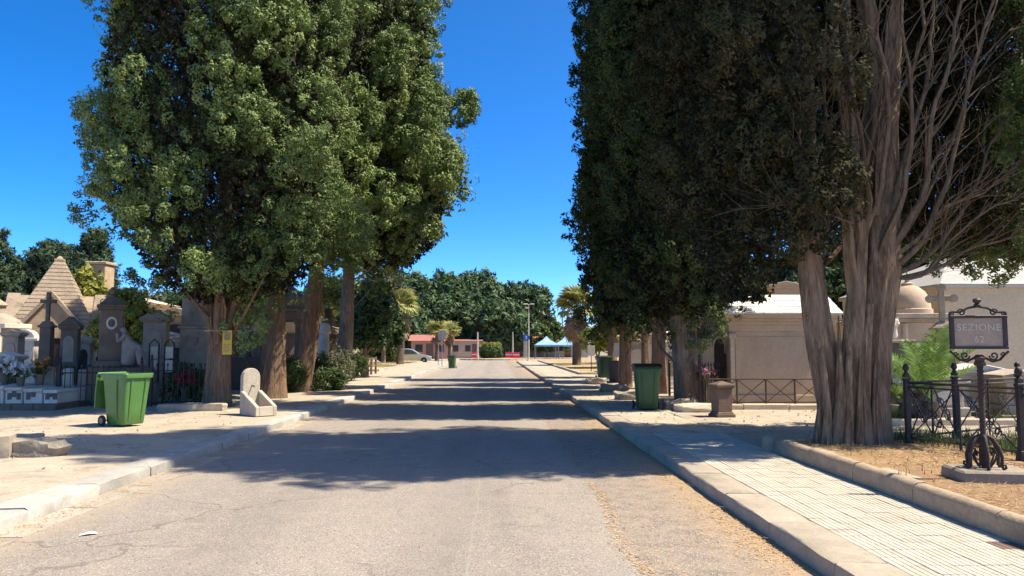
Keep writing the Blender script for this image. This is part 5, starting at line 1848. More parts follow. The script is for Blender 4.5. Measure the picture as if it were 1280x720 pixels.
# ================================================================== PLANTS
def frond_mesh(name, L, leaflets, ll, droop, m, w=.022, seed=0, vee=.5):
    """feather frond along +X from the origin, arching"""
    g = random.Random(seed)
    tri, tint = [], []
    pts = []
    for k in range(13):
        t = k / 12
        pts.append(Vector((L * (t - .18 * t * t), 0, L * (.55 * t - droop * t * t))))
    for k in range(12):
        a, b = pts[k], pts[k + 1]
        r = .012 * (1 - k / 13) * L
        for s in (-1, 1):
            tri.append([a + Vector((0, s * r, 0)), a + Vector((0, 0, r)), b + Vector((0, 0, r * .9))])
            tint.append(.8)
    for i in range(leaflets):
        t = .14 + .86 * i / leaflets
        f = t * 12
        k = min(11, int(f))
        p = pts[k].lerp(pts[k + 1], f - k)
        d = (pts[k + 1] - pts[k]).normalized()
        up = Vector((0, 1, 0)).cross(d) * -1
        ln = ll * math.sin(PI * (.15 + .8 * t)) * g.uniform(.85, 1.1)
        for s in (-1, 1):
            dirv = (Vector((0, s, 0)) * 1.0 + d * .75 + up * vee + Vector((g.uniform(-.1, .1), g.uniform(-.1, .1), g.uniform(-.15, .1)))).normalized()
            wd = d * w * L * .5
            tip = p + dirv * ln + Vector((0, 0, -.18 * ln))
            mid = p + dirv * ln * .5
            tri.append([p - wd * .5, p + wd * .5, mid + wd * .6])
            tri.append([p - wd * .5, mid + wd * .6, mid - wd * .6])
            tri.append([mid - wd * .6, mid + wd * .6, tip])
            tint += [g.uniform(.2, .9)] * 3
    return tri_mesh(name, np.array([[tuple(v) for v in t] for t in tri]), np.array(tint), m)

PALM = leaf_mat('palm_leaf', (.075, .14, .030), (.20, .32, .065), .35, .45)
PALM_FAR = leaf_mat('fan_palm_leaf', (.20, .21, .06), (.46, .44, .15), .3, .6)
PALM_DEAD = leaf_mat('dead_palm_leaf', (.20, .13, .075), (.40, .27, .16), .15, .8)
STALK = bark_mat('palm_trunk', (.20, .155, .11), (.11, .085, .06), (.25, .19, .14))

q = on_ground(1152, 500, .15)
PY = 14.6
px_ = xx(1158, PY)
o = thing('feather_palm', 'young bright green feather palm behind the iron grave fence', 'palm', (px_, PY, .14))
MB().lathe([(.16, 0), (.20, .12), (.17, .3), (.10, .42)], 12).build('stem', STALK, o, smooth=50)
fm = [frond_mesh('frond', 1.9, 34, .46, .30, PALM, seed=s) for s in range(3)]
gp = random.Random(4)
for k in range(17):
    el = gp.uniform(.0, .8) if k > 7 else gp.uniform(.6, 1.15)
    ob = piece('frond', fm[k % 3], o, (0, 0, .45), 0, (gp.uniform(.75, 1.05),) * 3, rot=(0, -el * .75, k * 2.4 + gp.uniform(-.3, .3)))
PY2 = 16.2
o = thing('feather_palm', 'smaller bushy feather palm just right of the dark pole', 'palm', (xx(1128, PY2), PY2, .14))
MB().lathe([(.14, 0), (.17, .1), (.12, .3)], 12).build('stem', STALK, o, smooth=50)
for k in range(14):
    piece('frond', fm[k % 3], o, (0, 0, .28), 0, (gp.uniform(.65, .9),) * 3, rot=(0, -gp.uniform(0, .7), k * 2.4))

def fan_mesh(name, r, m, seed=0):
    g = random.Random(seed)
    tri, tint = [], []
    n = 18
    st = Vector((r * .9, 0, 0))
    tri.append([Vector((0, -.02, 0)), Vector((0, .02, 0)), st])
    tint.append(.7)
    for k in range(n):
        a = R(-115 + 230 * k / (n - 1))
        d = Vector((math.cos(a), math.sin(a), g.uniform(-.15, .1)))
        s = Vector((-d.y, d.x, 0)) * r * .085
        mid = st + d * r * .55
        tip = st + d * r * g.uniform(.85, 1.05) + Vector((0, 0, -r * .28))
        tri += [[st, mid - s, mid + s], [mid - s, tip, mid + s]]
        t = g.uniform(.15, .9)
        tint += [t, t]
    return tri_mesh(name, np.array([[tuple(v) for v in t] for t in tri]), np.array(tint), m)
fan_g = [fan_mesh('frond', .62, PALM_FAR, s) for s in range(3)]
fan_d = [fan_mesh('dead_frond', .58, PALM_DEAD, s + 5) for s in range(2)]
def fan_palm(label, base, h, n=34, dead=26, s=1.0, tr=.16, skirt=1.6, seed=0, full=True):
    g = random.Random(seed)
    o = thing('fan_palm', label, 'palm', base, 0, 'fan palms')
    MB().tube(wob((0, 0, -.05), (0, 0, h), 9, .05, seed), [tr * (1.25 - .3 * k / 8) for k in range(9)], 10, flute=fluter(seed, .07)).build('trunk', STALK, o, smooth=60)
    for k in range(n):
        el = g.uniform(-.25, 1.35)
        piece('frond', fan_g[k % 3], o, (0, 0, h - .05 + .15 * g.random()), 0, (s * g.uniform(.85, 1.15),) * 3, rot=(g.uniform(-.3, .3), -el, k * 2.4))
    for k in range(dead):
        el = -g.uniform(.7, 1.35)
        piece('dead_frond', fan_d[k % 2], o, (0, 0, h - .1 - skirt * g.random() * .7), 0, (s * g.uniform(.8, 1.1),) * 3, rot=(g.uniform(-.3, .3), -el, k * 2.4))
    return o
q = on_ground(500, 456, ZL)
fan_palm('tall fan palm with brown skirt beside the parked silver car', (xx(500, 66), 66, ZL), hz(383, 66) - ZL, s=1.55, tr=.27, skirt=2.2, seed=1, n=40)
fan_palm('tall shaggy fan palm on the right dry lawn, mostly brown leaves', (xx(721, 62), 62, .14), hz(386, 62) - .14, n=46, dead=34, s=1.85, tr=.30, skirt=1.5, seed=2)
fan_palm('short yellowish fan palm, left of two at the avenue end', (xx(546, 88), 88, 0), hz(416, 88), s=1.3, tr=.2, skirt=.8, dead=6, seed=3)
fan_palm('short yellowish fan palm, right of two at the avenue end', (xx(562, 92), 92, 0), hz(415, 92), s=1.3, tr=.2, skirt=.8, dead=6, seed=4)
fan_palm('bright yellow-green fan palm between the leaning and lit left trunks', (xx(410, 40), 40, ZL), hz(386, 40) - ZL, s=1.25, tr=.22, skirt=1.6, dead=16, seed=5)
fan_palm('small fan palm tucked right of the lit left trunk', (xx(452, 46), 46, ZL), hz(432, 46) - ZL, s=1.0, tr=.16, skirt=.6, dead=4, seed=6)

# yellow ivy on a ruined pillar, left
YI = 38
q = at(122, 434, YI)
o = thing('ivy_pillar', 'ruined ochre pillar wrapped in yellow-green ivy beside the chapel', 'pillar', (q.x, YI, ZL))
hi = hz(333, YI) - ZL
MB().cbox(0, 0, 0, 1.0, 1.0, hi, .9).build('pillar', SAND, o, bevel=.03)
MB().cbox(0, 0, hi, 1.05, 1.05, .15).build('cap', SAND, o, bevel=.03)
n = 46
cc = np.stack([rng.uniform(-.6, .75, n), rng.uniform(-.7, -.3, n), rng.uniform(.6, hi * .86, n)], 1)
V, t = tufts(cc, unit(np.stack([rng.normal(0, .5, n), np.full(n, -.7), rng.normal(0, .5, n)], 1)), np.full(n, .8), np.full(n, .5), 9, 16, .35, .22, .22, .16)
mesh_obj('ivy', tri_mesh('ivy', V, t, LEAF_Y), LEAF_Y, o, kind='stuff')
leafy_tree('leafy_shrub', 'yellow-green leafy bush between the ivy pillar and the open bin', (xx(152, 33), 33, ZL), [(0, 0, 2.6, .8), (.3, .2, 1.8, .75), (-.4, .1, 1.9, .7), (.1, 0, 3.1, .55)], LEAF_Y, .08, 'shrub', n=16, sub=10, leaves=18, clump=(.6, .4), ll=.16, lw=.11, sl=.3, sw=.2, seed=31)

# dark conifers behind the left cemetery
def conifer(label, base, h, r, leaf, seed, z0=.25, tiers=15, cat='tree', group=None, droop=.1):
    o = thing('conifer', label, cat, base, 0, group)
    MB().tube(wob((0, 0, -.1), (0, 0, h), 8, .08, seed), [h * .022 * (1 - .85 * k / 7) for k in range(8)], 8).build('trunk', BARK_G, o, smooth=60)
    g = np.random.default_rng(seed)
    C, A, Ls = [], [], []
    br = MB()
    for k in range(tiers):
        t = k / (tiers - 1)
        z = h * (z0 + (1 - z0) * t)
        rr = r * (1 - t) ** .8 + .12
        m = 7 if t < .8 else 4
        for j in range(m):
            th = g.random() * 6.28
            l = rr * g.uniform(.6, 1.1)
            for f in np.linspace(.3, 1, max(2, int(l / .6))):
                C.append([l * f * math.cos(th), l * f * math.sin(th), z - droop * l * f * f + g.normal(0, .1)])
                A.append([math.cos(th), math.sin(th), .25])
                Ls.append(.5 + .35 * rr / r)
            br.tube([(0, 0, z), (l * math.cos(th), l * math.sin(th), z - droop * l)], [h * .006, .01], 4)
    br.build('boughs', BARK_G, o)
    C, A, Ls = np.array(C), unit(np.array(A)), np.array(Ls)
    sc = h / 10
    V, t = tufts(C, A, Ls * 1.9 * sc, Ls * .75 * sc, 7, 16, .5 * sc, .24 * sc, .30 * sc, .14 * sc)
    mesh_obj('crown', tri_mesh('crown', V, t, leaf), leaf, o, kind='stuff')
    return o
conifer('slender dark conifer with a pointed top behind the ivy pillar', (xx(112, 62), 62, .1), hz(297, 62), 1.8, LEAF_P, 3, tiers=19)
conifer('dark conifer cut by the left picture edge', (xx(-12, 50), 50, .1), hz(300, 50), 2.4, LEAF_P, 4, .1)
leafy_tree('cedar_tree', 'broad dark blue-green cedar behind the chapel roof', (xx(58, 66), 66, .1), [(-1.3, 0, 8.2, 1.0), (.9, 0, 8.9, .9), (0, .5, 9.4, .8), (-.6, 0, 7.0, 1.3), (1.8, 0, 7.4, .9), (-2.3, 0, 6.9, .9), (.6, 0, 5.2, 1.6)], LEAF_P, .3, n=18, sub=9, leaves=16, clump=(1.2, .6), ll=.38, lw=.18, sl=.6, sw=.3, seed=41, fork=4)
bgt = [(-40, 70, 370, 3.5, 'far left behind the white domed tomb'), (20, 75, 395, 3, 'low behind the chapel on the left'), (168, 64, 372, 3.2, 'behind the far cream tomb'), (215, 70, 376, 3, 'behind the gabled stele'), (265, 60, 378, 2.8, 'behind the noticed trunk'), (310, 66, 372, 3.2, 'behind the columned mausoleum'),
       (365, 62, 380, 3, 'between the second and third left trunks'), (420, 75, 352, 4.2, 'above the pale round column'), (452, 84, 356, 4.5, 'right of the lit left trunk')]
for k, (px, Y, py, r, wh) in enumerate(bgt):
    H = hz(py, Y)
    lb = [(gl.uniform(-.6, .6) * r, gl.uniform(-.6, .6) * r, H * gl.uniform(.45, .85), r * gl.uniform(.4, .55)) for _ in range(6)] + [(0, 0, H - r * .45, r * .5)]
    leafy_tree('background_tree', 'mid green bushy tree ' + wh, (xx(px, Y), Y, 0), lb, [LEAF_G, LEAF_F, LEAF_O][k % 3], .25, group='trees behind the left graves', n=13, sub=9, leaves=15, clump=(1.2, .8), ll=.42, lw=.24, sl=.6, sw=.4, seed=50 + k)
# clipped dark tree and olive-grey tree right of the lit trunk
q = on_ground(453, 472, ZL)
o = leafy_tree('clipped_tree', 'small dark round-crowned tree on the left before the fan palm', (xx(456, 38), 38, ZL), [(.35, 0, 2.9, .95), (.75, .1, 2.2, .8), (.1, 0, 2.1, .7), (.5, 0, 3.6, .7), (1.0, 0, 2.9, .7)], LEAF_F, .17, n=18, sub=10, leaves=18, clump=(.6, .4), ll=.2, lw=.13, sl=.32, sw=.2, seed=71, fork=1.2)
leafy_tree('olive_tree', 'olive-grey drooping tree behind the small round-crowned one', (xx(479, 72), 72, ZL), [(0, 0, 6.6, 1.5), (.6, 0, 5.4, 1.5), (-.9, 0, 5.4, 1.4), (.1, 0, 3.8, 1.6), (-.4, 0, 7.6, 1.0)], LEAF_O, .2, n=18, sub=10, leaves=18, clump=(1.0, .5), ll=.3, lw=.13, sl=.5, sw=.25, seed=73, fork=1.6)
leafy_tree('leafy_shrub', 'light green hedge bush beside the tall fan palm trunk', (xx(478, 74), 74, ZL), [(0, 0, 1.2, 1.0), (.6, 0, 1.0, .8), (-.8, 0, 1.4, .9)], LEAF_G, .08, 'shrub', n=14, sub=9, leaves=16, clump=(.7, .5), ll=.28, lw=.18, sl=.4, sw=.3, seed=75, fork=.4)
# shrubs round the feet of the left trunks
for k, (px, Y, h, lf, lab) in enumerate(((398, 29, 1.0, LEAF_G, 'loose green shrub beside the leaning left trunk'), (424, 31, 1.15, LEAF_O, 'tall loose shrub at the foot of the lit left trunk'), (410, 26.5, .5, LEAF_G, 'low bright plant at the edge of the left pavement'), (440, 34, 1.0, LEAF_G, 'small shrub right of the lit left trunk'),
                                         (362, 25.5, .9, LEAF_G, 'dark small shrub between second and third left trunks'), (232, 21, .8, LEAF_G, 'dark shrub behind the left black railing'), (40, 21, .75, LEAF_O, 'grey-green potted shrub on the white graves'), (118, 21.5, .8, LEAF_G, 'dark shrub behind the railing by the portrait pillar'), (150, 21.8, .75, LEAF_O, 'shrub right of the portrait pillar foot'))):
    lb = [(gl.uniform(-.3, .3), gl.uniform(-.3, .3), h * gl.uniform(.4, .8), h * .28) for _ in range(5)]
    leafy_tree('leafy_shrub', lab, (xx(px, Y), Y, ZL), lb, lf, .025, 'shrub', n=10, sub=6, leaves=9, clump=(.42, .16), ll=.14, lw=.05, sl=.26, sw=.12, seed=80 + k, fork=.15)
# flowers by the graves
FLW = [leaf_mat('red_flower', (.35, .03, .05), (.6, .08, .10), .2), leaf_mat('white_flower', (.6, .55, .5), (.8, .78, .74), .2), leaf_mat('orange_flower', (.6, .22, .04), (.7, .35, .08), .2), leaf_mat('pink_flower', (.45, .12, .18), (.65, .3, .34), .2)]
for k, (px, Y, z, c_, lab) in enumerate(((880, 18.9, .75, 3, 'pink and red grave flowers on the rusty railing'), (232, 20.2, .55, 0, 'dark red grave flowers behind the left railing'), (28, 19.2, .85, 1, 'white grave flowers on the chest graves'), (52, 19.6, .9, 2, 'orange grave flowers near the tall cross'), (8, 19.3, .95, 1, 'pale flowers at the far left grave'), (1130, 15.0, .65, 1, 'white flowers below the small feather palm'))):
    o = thing('grave_flowers', lab, 'flowers', (xx(px, Y), Y, .12), 0, 'bunches of grave flowers')
    MB().lathe([(.07, 0), (.10, .05), (.06, z * .5), (.10, z - .15), (.11, z - .1)], 10).build('vase', DARKS, o, smooth=50)
    n = 7
    cc = np.stack([rng.normal(0, .10, n), rng.normal(0, .10, n), z + rng.uniform(-.02, .2, n)], 1)
    aa = unit(cc - np.array([[0, 0, z - .2]]))
    V, t = tufts(cc, aa, np.full(n, .18), np.full(n, .08), 6, 10, .1, .05, .07, .05)
    mesh_obj('blooms', tri_mesh('blooms', V, t, FLW[c_]), FLW[c_], o, kind='stuff')
    V, t = tufts(cc - np.array([[0, 0, .12]]), aa, np.full(n, .22), np.full(n, .09), 5, 8, .12, .05, .09, .03)
    mesh_obj('foliage', tri_mesh('foliage', V, t, LEAF_G), LEAF_G, o, kind='stuff')

# dark trees behind the right graves
bgr = [(1270, 40, 235, 3.6, 'highest at the right edge above the cream chapel'), (1210, 44, 285, 3.6, 'above the cream chapel roof'), (1150, 46, 300, 3.6, 'behind the small domed tomb'), (1090, 48, 300, 3.4, 'behind the huge trunk'), (1015, 50, 320, 3.4, 'above the beige mausoleum'), (940, 44, 330, 3.2, 'left above the beige mausoleum'),
       (890, 48, 345, 3, 'behind the beige pilaster tomb'), (838, 56, 380, 3, 'deep behind the right row of trunks'), (800, 70, 396, 3.4, 'far behind the lit cypress trunk'), (1320, 36, 300, 3.2, 'outermost beyond the right picture edge')]
for k, (px, Y, py, r, wh) in enumerate(bgr):
    H = hz(py, Y)
    lb = [(gl.uniform(-.7, .7) * r, gl.uniform(-.5, .5) * r, H * gl.uniform(.3, .85), r * gl.uniform(.36, .5)) for _ in range(9)] + [(0, 0, H - r * .4, r * .42)]
    leafy_tree('dark_tree', 'dark evergreen tree ' + wh, (xx(px, Y), Y, 0), lb, LEAF_P if k % 3 else LEAF_R, .3, group='dark trees behind the right graves', n=13, sub=9, leaves=15, clump=(1.4, .7), ll=.36, lw=.18, sl=.6, sw=.32, seed=110 + k)
leafy_tree('leafy_shrub', 'bright yellow-green bush beyond the far right bin', (xx(748, 52), 52, .14), [(0, 0, 2.2, .75), (.5, 0, 1.9, .6), (-.5, 0, 1.9, .6)], LEAF_Y, .1, 'shrub', n=14, sub=9, leaves=16, clump=(.5, .35), ll=.2, lw=.12, sl=.35, sw=.2, seed=131, fork=.9)
leafy_tree('leafy_tree', 'light green small tree at the right end of the ficus trees', (xx(684, 120), 120, 0), [(0, 0, 3.4, 1.7), (1.6, 0, 2.8, 1.4), (-1.6, 0, 3.0, 1.5)], LEAF_G, .2, n=14, sub=9, leaves=16, clump=(1.1, .7), ll=.45, lw=.3, sl=.6, sw=.4, seed=133, fork=1.2, tint_add=.25)

# ================================================================== THE AVENUE'S END
PINK = mat('pink_render', (.52, .30, .21), (.46, .26, .18), 1.5, .9, .2, 10, stain=(.34, .2, .15), stain_amt=.5)
TERRA = mat('red_roof_tile', (.36, .145, .10), (.29, .12, .085), 3, .8, .4, 12)
PALE = mat('pale_render', (.56, .47, .36), (.50, .42, .32), 1.5, .9, .2, 10, stain=(.38, .32, .24), stain_amt=.5)
GLASS = mat('dark_window_glass', (.03, .035, .04), (.05, .055, .06), 2, .15, 0, 10, spec=.6)
STEEL = mat('galvanised_steel', (.36, .36, .36), (.28, .28, .28), 6, .5, .1, 30, metal=.6)
def house(label, px0, px1, Y, py_eave, py_top, wm, rm, wins, name='low_house', door=None):
    x0, x1 = xx(px0, Y), xx(px1, Y)
    w = x1 - x0
    o = thing(name, label, 'house', ((x0 + x1) / 2, Y, -.03))
    he, ht = hz(py_eave, Y) + .03, hz(py_top, Y) + .03
    MB().box(-w / 2, w / 2, 0, 6, 0, he).build('wall', wm, o)
    rf = MB().prism([(-.4, he), (6.4, he), (3, ht)], -w / 2 - .4, w / 2 + .4, 'x').build('roof', rm, o)
    for (f, ww, z0, z1) in wins:
        wd = MB().box(f * w - ww / 2, f * w + ww / 2, -.04, -.002, z0, z1).build('window', GLASS, o)
        MB().box(f * w - ww / 2 - .08, f * w + ww / 2 + .08, -.10, -.041, z0 - .1, z0 - .02).build('sill', wm, wd)
    if door:
        MB().box(door * w - .5, door * w + .5, -.04, -.002, .03, 2.1).build('door', MUD, o)
    return o
house('pink house with red tiled roof behind the silver car', 514, 562, 105, 426, 418, PINK, TERRA, [(-.3, 1.0, 1.0, 2.0), (.25, 1.0, 1.0, 2.0)], door=-.02)
house('low pale house left of the far gateway', 562, 600, 112, 426, 424, PALE, TERRA, [(-.3, .8, 1.0, 1.9), (.1, .8, 1.0, 1.9)], door=.35)
house('low pale building with red roof edge behind the blue canopies', 662, 735, 122, 428, 420, PALE, TERRA, [(-.3, 1.2, 1, 2), (0, 1.2, 1, 2), (.3, 1.2, 1, 2)], door=.15)
house('grey distant block above the right canopy', 702, 720, 170, 408, 406, GREY, GREY, [(-.2, 1.2, 3, 4.2), (.25, 1.2, 3, 4.2)], name='distant_block')
# gate posts and grille at the far end
gY = 116
o = thing('entrance_gate', 'tall grey iron entrance gate between posts at the avenue end', 'gate', (xx(632, gY), gY, -.01))
for k in range(19):
    x = -2.6 + k * .29
    MB().tube([(x, 0, 0), (x, 0, 2.5 + .2 * math.sin(k))], .03, 4).build('bar', STEEL, o)
for z in (.3, 2.2):
    MB().tube([(-2.7, .03, z), (2.7, .03, z)], .035, 4).build('rail', STEEL, o)
for sx in (-1, 1):
    MB().cbox(sx * 2.95, 0, 0, .5, .5, 3.0).build('gate_post', PALE, o, bevel=.03)
gY = 114
for px, w, lab in ((598, 4.0, 'pale stone wall with plaster pillars left of the entrance gate'),):
    o = thing('boundary_wall', lab, 'wall', (xx(px - 6, gY), gY, -.01))
    MB().box(-4, 1.2, 0, .4, 0, 1.9).build('wall', PALE, o, bevel=.02)
    for k in range(3):
        MB().cbox(-3.8 + k * 2.4, .2, 0, .6, .6, 2.5).build('pillar', LIME, o, bevel=.03)
# roundabout with clipped cycad
RYc = 97
ro = structure('traffic_island', (xx(618, RYc), RYc, 0))
kb = MB()
for k in range(28):
    a0, a1 = 2 * PI * k / 28, 2 * PI * (k + 1) / 28 - .02
    rx_, ry_ = 4.4, 3.6
    v = []
    for z in (-.02, .16):
        for (rr, a) in ((1, a0), (1, a1), (.93, a1), (.93, a0)):
            v.append((rx_ * rr * math.cos(a), ry_ * rr * math.sin(a), z))
    MB().add(v, [(3, 2, 1, 0), (4, 5, 6, 7), (0, 1, 5, 4), (1, 2, 6, 5), (2, 3, 7, 6), (3, 0, 4, 7)]).build('kerb_stone', EDG, ro)
MB().lathe([(4.05, 0), (4.0, .13), (2, .22), (.1, .25)], 28, sy=.82).build('turf', LAWN, ro, smooth=60)
cyc = thing('clipped_cycad', 'round clipped cycad bush with yellowish top on the traffic island', 'shrub', (xx(613, RYc), RYc, .15))
MB().lathe([(.4, 0), (.5, .3), (.42, .8)], 12).build('stem', STALK, cyc, smooth=50)
n = 60
d = unit(rng.normal(0, 1, (n, 3)) * np.array([[1, 1, .7]]) + np.array([[0, 0, .1]]))
cc = d * np.array([[1.15, 1.15, .75]]) * rng.uniform(.6, 1, (n, 1)) + np.array([[0, 0, .85]])
V, t = tufts(cc, unit(d + np.array([[0, 0, .2]])), np.full(n, .5), np.full(n, .3), 9, 16, .35, .2, .28, .12)
mesh_obj('foliage', tri_mesh('foliage', V, t, LEAF_F), LEAF_F, cyc, kind='stuff')
cc = np.stack([rng.uniform(-.9, .9, 26), rng.uniform(-.9, .9, 26), rng.uniform(1.45, 1.6, 26)], 1)
V, t = tufts(cc, unit(np.stack([cc[:, 0], cc[:, 1], np.full(26, .7)], 1)), np.full(26, .5), np.full(26, .3), 8, 14, .3, .2, .28, .12)
mesh_obj('young_fronds', tri_mesh('young_fronds', V, t, LEAF_Y), LEAF_Y, cyc, kind='stuff')

# market canopies
BLUEC = mat('pale_blue_canvas', (.22, .40, .62), (.30, .47, .66), 2, .8, .1, 20, rnd=.05)
WHITEC = mat('white_canvas', (.62, .66, .70), (.55, .60, .66), 2, .8, .1, 20, rnd=.03)
for px, Y, lab in ((683, 108, 'left of two pale blue pyramid canopies at the avenue end'), (707, 110, 'right of two pale blue pyramid canopies at the avenue end')):
    o = thing('canopy_tent', lab, 'canopy', (xx(px, Y), Y, 0), 0, 'blue canopies at the avenue end')
    ze_, za = hz(431, Y), hz(420, Y)
    cpy = MB()
    hw2 = 1.65
    for k in range(4):
        mt = Matrix.Rotation(k * PI / 2, 4, 'Z')
        cpy.add([(-hw2, -hw2, ze_), (hw2, -hw2, ze_), (.55, -.55, ze_ + (za - ze_) * .55), (-.55, -.55, ze_ + (za - ze_) * .55), (0, 0, za)], [(0, 1, 2, 3), (3, 2, 4)], mt)
        cpy.add([(-hw2, -hw2 - .01, ze_ - .22), (hw2, -hw2 - .01, ze_ - .22), (hw2, -hw2 - .01, ze_), (-hw2, -hw2 - .01, ze_)], [(0, 1, 2, 3)], mt)
    cn = cpy.build('canvas', BLUEC, o)
    for k in range(4):
        mt = Matrix.Rotation(k * PI / 2, 4, 'Z')
        MB().add([(-.5, -hw2 - .02, ze_ - .2), (.5, -hw2 - .02, ze_ - .2), (.25, -.57, ze_ + (za - ze_) * .57), (-.25, -.57, ze_ + (za - ze_) * .57)], [(0, 1, 2, 3)], mt).build('pale_stripe', WHITEC, cn)
    for sx in (-1, 1):
        for sy in (-1, 1):
            MB().tube([(sx * 1.6, sy * 1.6, 0), (sx * 1.6, sy * 1.6, ze_)], .045, 6).build('leg', STEEL, o, smooth=60)
for k, (px, Y, m_, lab) in enumerate(((690, 106, MUD, 'dark table under the left blue canopy'), (712, 108, TERRA, 'red-topped table under the right blue canopy'))):
    o = thing('market_table', lab, 'table', (xx(px, Y), Y, 0), 0, 'tables under the canopies')
    MB().box(-1.1, 1.1, -.4, .4, .72, .78).build('table_top', m_, o)
    for sx in (-1, 1):
        for sy in (-1, 1):
            MB().tube([(sx * 1, sy * .33, 0), (sx * 1, sy * .33, .72)], .03, 5).build('leg', STEEL, o)
# red and white barriers
REDP = mat('red_plastic', (.55, .035, .03), (.48, .03, .03), 2, .5, .1, 20)
for k, (px, Y, lab) in enumerate(((636, 104, 'left red plastic barrier before the entrance gate'), (645, 103, 'right red plastic barrier before the entrance gate'), (594, 106, 'red plastic barrier by the pale boundary wall'))):
    o = thing('plastic_barrier', lab, 'barrier', (xx(px, Y), Y, 0), 0, 'red plastic barriers')
    MB().prism([(-.28, 0), (.28, 0), (.16, .25), (.09, .9), (-.09, .9), (-.16, .25)], -.5, .5, 'x').build('body', REDP, o, bevel=.02)
    MB().box(-.45, .45, -.135, -.11, .5, .68).build('stripe', WHITEC, o)
# round blue sign, masts and lamp posts
o = thing('round_road_sign', 'round blue road sign on a grey post at the right road corner', 'sign', (xx(659, 80), 80, 0))
zs = hz(422, 80)
MB().tube([(0, 0, 0), (0, 0, zs + .4)], .04, 8).build('post', STEEL, o, smooth=60)
MB().lathe([(.36, 0), (.36, .02)], 24, mtx=Matrix.Translation((-.1, -.05, zs)) @ Matrix.Rotation(R(90), 4, 'X')).build('disc', mat('sign_blue', (.02, .11, .42), (.02, .10, .38), 2, .4, 0, 10), o)
b = MB()
b.prism([(-.05, -.2), (.05, -.2), (.05, .05), (.14, .05), (0, .22), (-.14, .05), (-.05, .05)], -.1, -.085, 'y', mtx=Matrix.Translation((-.1, 0, zs)))
b.build('white_arrow', WHITEC, o)
def mast(label, px, Y, h, arm=0, m=STEEL, name='lamp_post', r=.06, lum=True):
    o = thing(name, label, 'lamp post', (xx(px, Y), Y, 0))
    MB().tube([(0, 0, 0), (0, 0, h * .5), (0, 0, h)], [r * 1.5, r * 1.15, r * .8], 8).build('pole', m, o, smooth=60)
    MB().lathe([(r * 2.6, 0), (r * 2.6, .08), (r * 1.6, .15)], 10).build('foot', m, o, smooth=50)
    if lum:
        MB().tube([(-arm, 0, h - .05), (arm, 0, h - .05)], r * .6, 6).build('cross_arm', m, o)
        for s in (-1, 1):
            MB().prism([(s * arm - .25, h - .06), (s * arm + .25, h - .06), (s * arm + .2, h + .06), (s * arm - .2, h + .06)], -.14, .14, 'y').build('lamp_head', m, o, bevel=.02)
    return o
mast('slim white lamp post with cross arm rising before the ficus trees', 661, 82, hz(380, 82), .35, WHITE, r=.045)
mast('tall dark floodlight mast against the sky left of the shaggy palm', 703, 130, hz(381, 130), .5, IRON, r=.09)
mast('pale bare post in front of the low pale house', 597, 100, hz(415, 100), 0, WHITE, name='post', lum=False, r=.09)
mast('pale bare post left of the entrance gate', 641, 106, hz(415, 106), 0, WHITE, name='post', lum=False, r=.07)
o = thing('road_sign', 'grey back of a road sign on a thin post by the far left kerb', 'sign', (xx(552.5, 60), 60, .1))
zs = hz(420, 60)
MB().tube([(0, 0, 0), (0, 0, zs + .3)], .03, 6).build('post', STEEL, o)
MB().box(-.3, .3, .03, .05, zs - .4, zs + .35).build('panel', STEEL, o, bevel=.01)
o = thing('bus_post', 'thin grey post standing beside the distant sign on the left', 'post', (xx(548, 62), 62, .1))
MB().tube([(0, 0, 0), (0, 0, hz(430, 62))], .03, 6).build('shaft', STEEL, o)
MB().lathe([(.08, 0), (.08, .04), (.03, .07)], 8).build('foot', STEEL, o)

# parked silver car
CARP = mat('silver_car_paint', (.50, .52, .54), (.48, .50, .52), 1, .28, 0, 10, metal=.55, rnd=.01, spec=.6)
o = thing('parked_car', 'silver hatchback parked side-on beyond the fan palm trunk', 'car', (xx(514, 76), 76, .0), R(4))
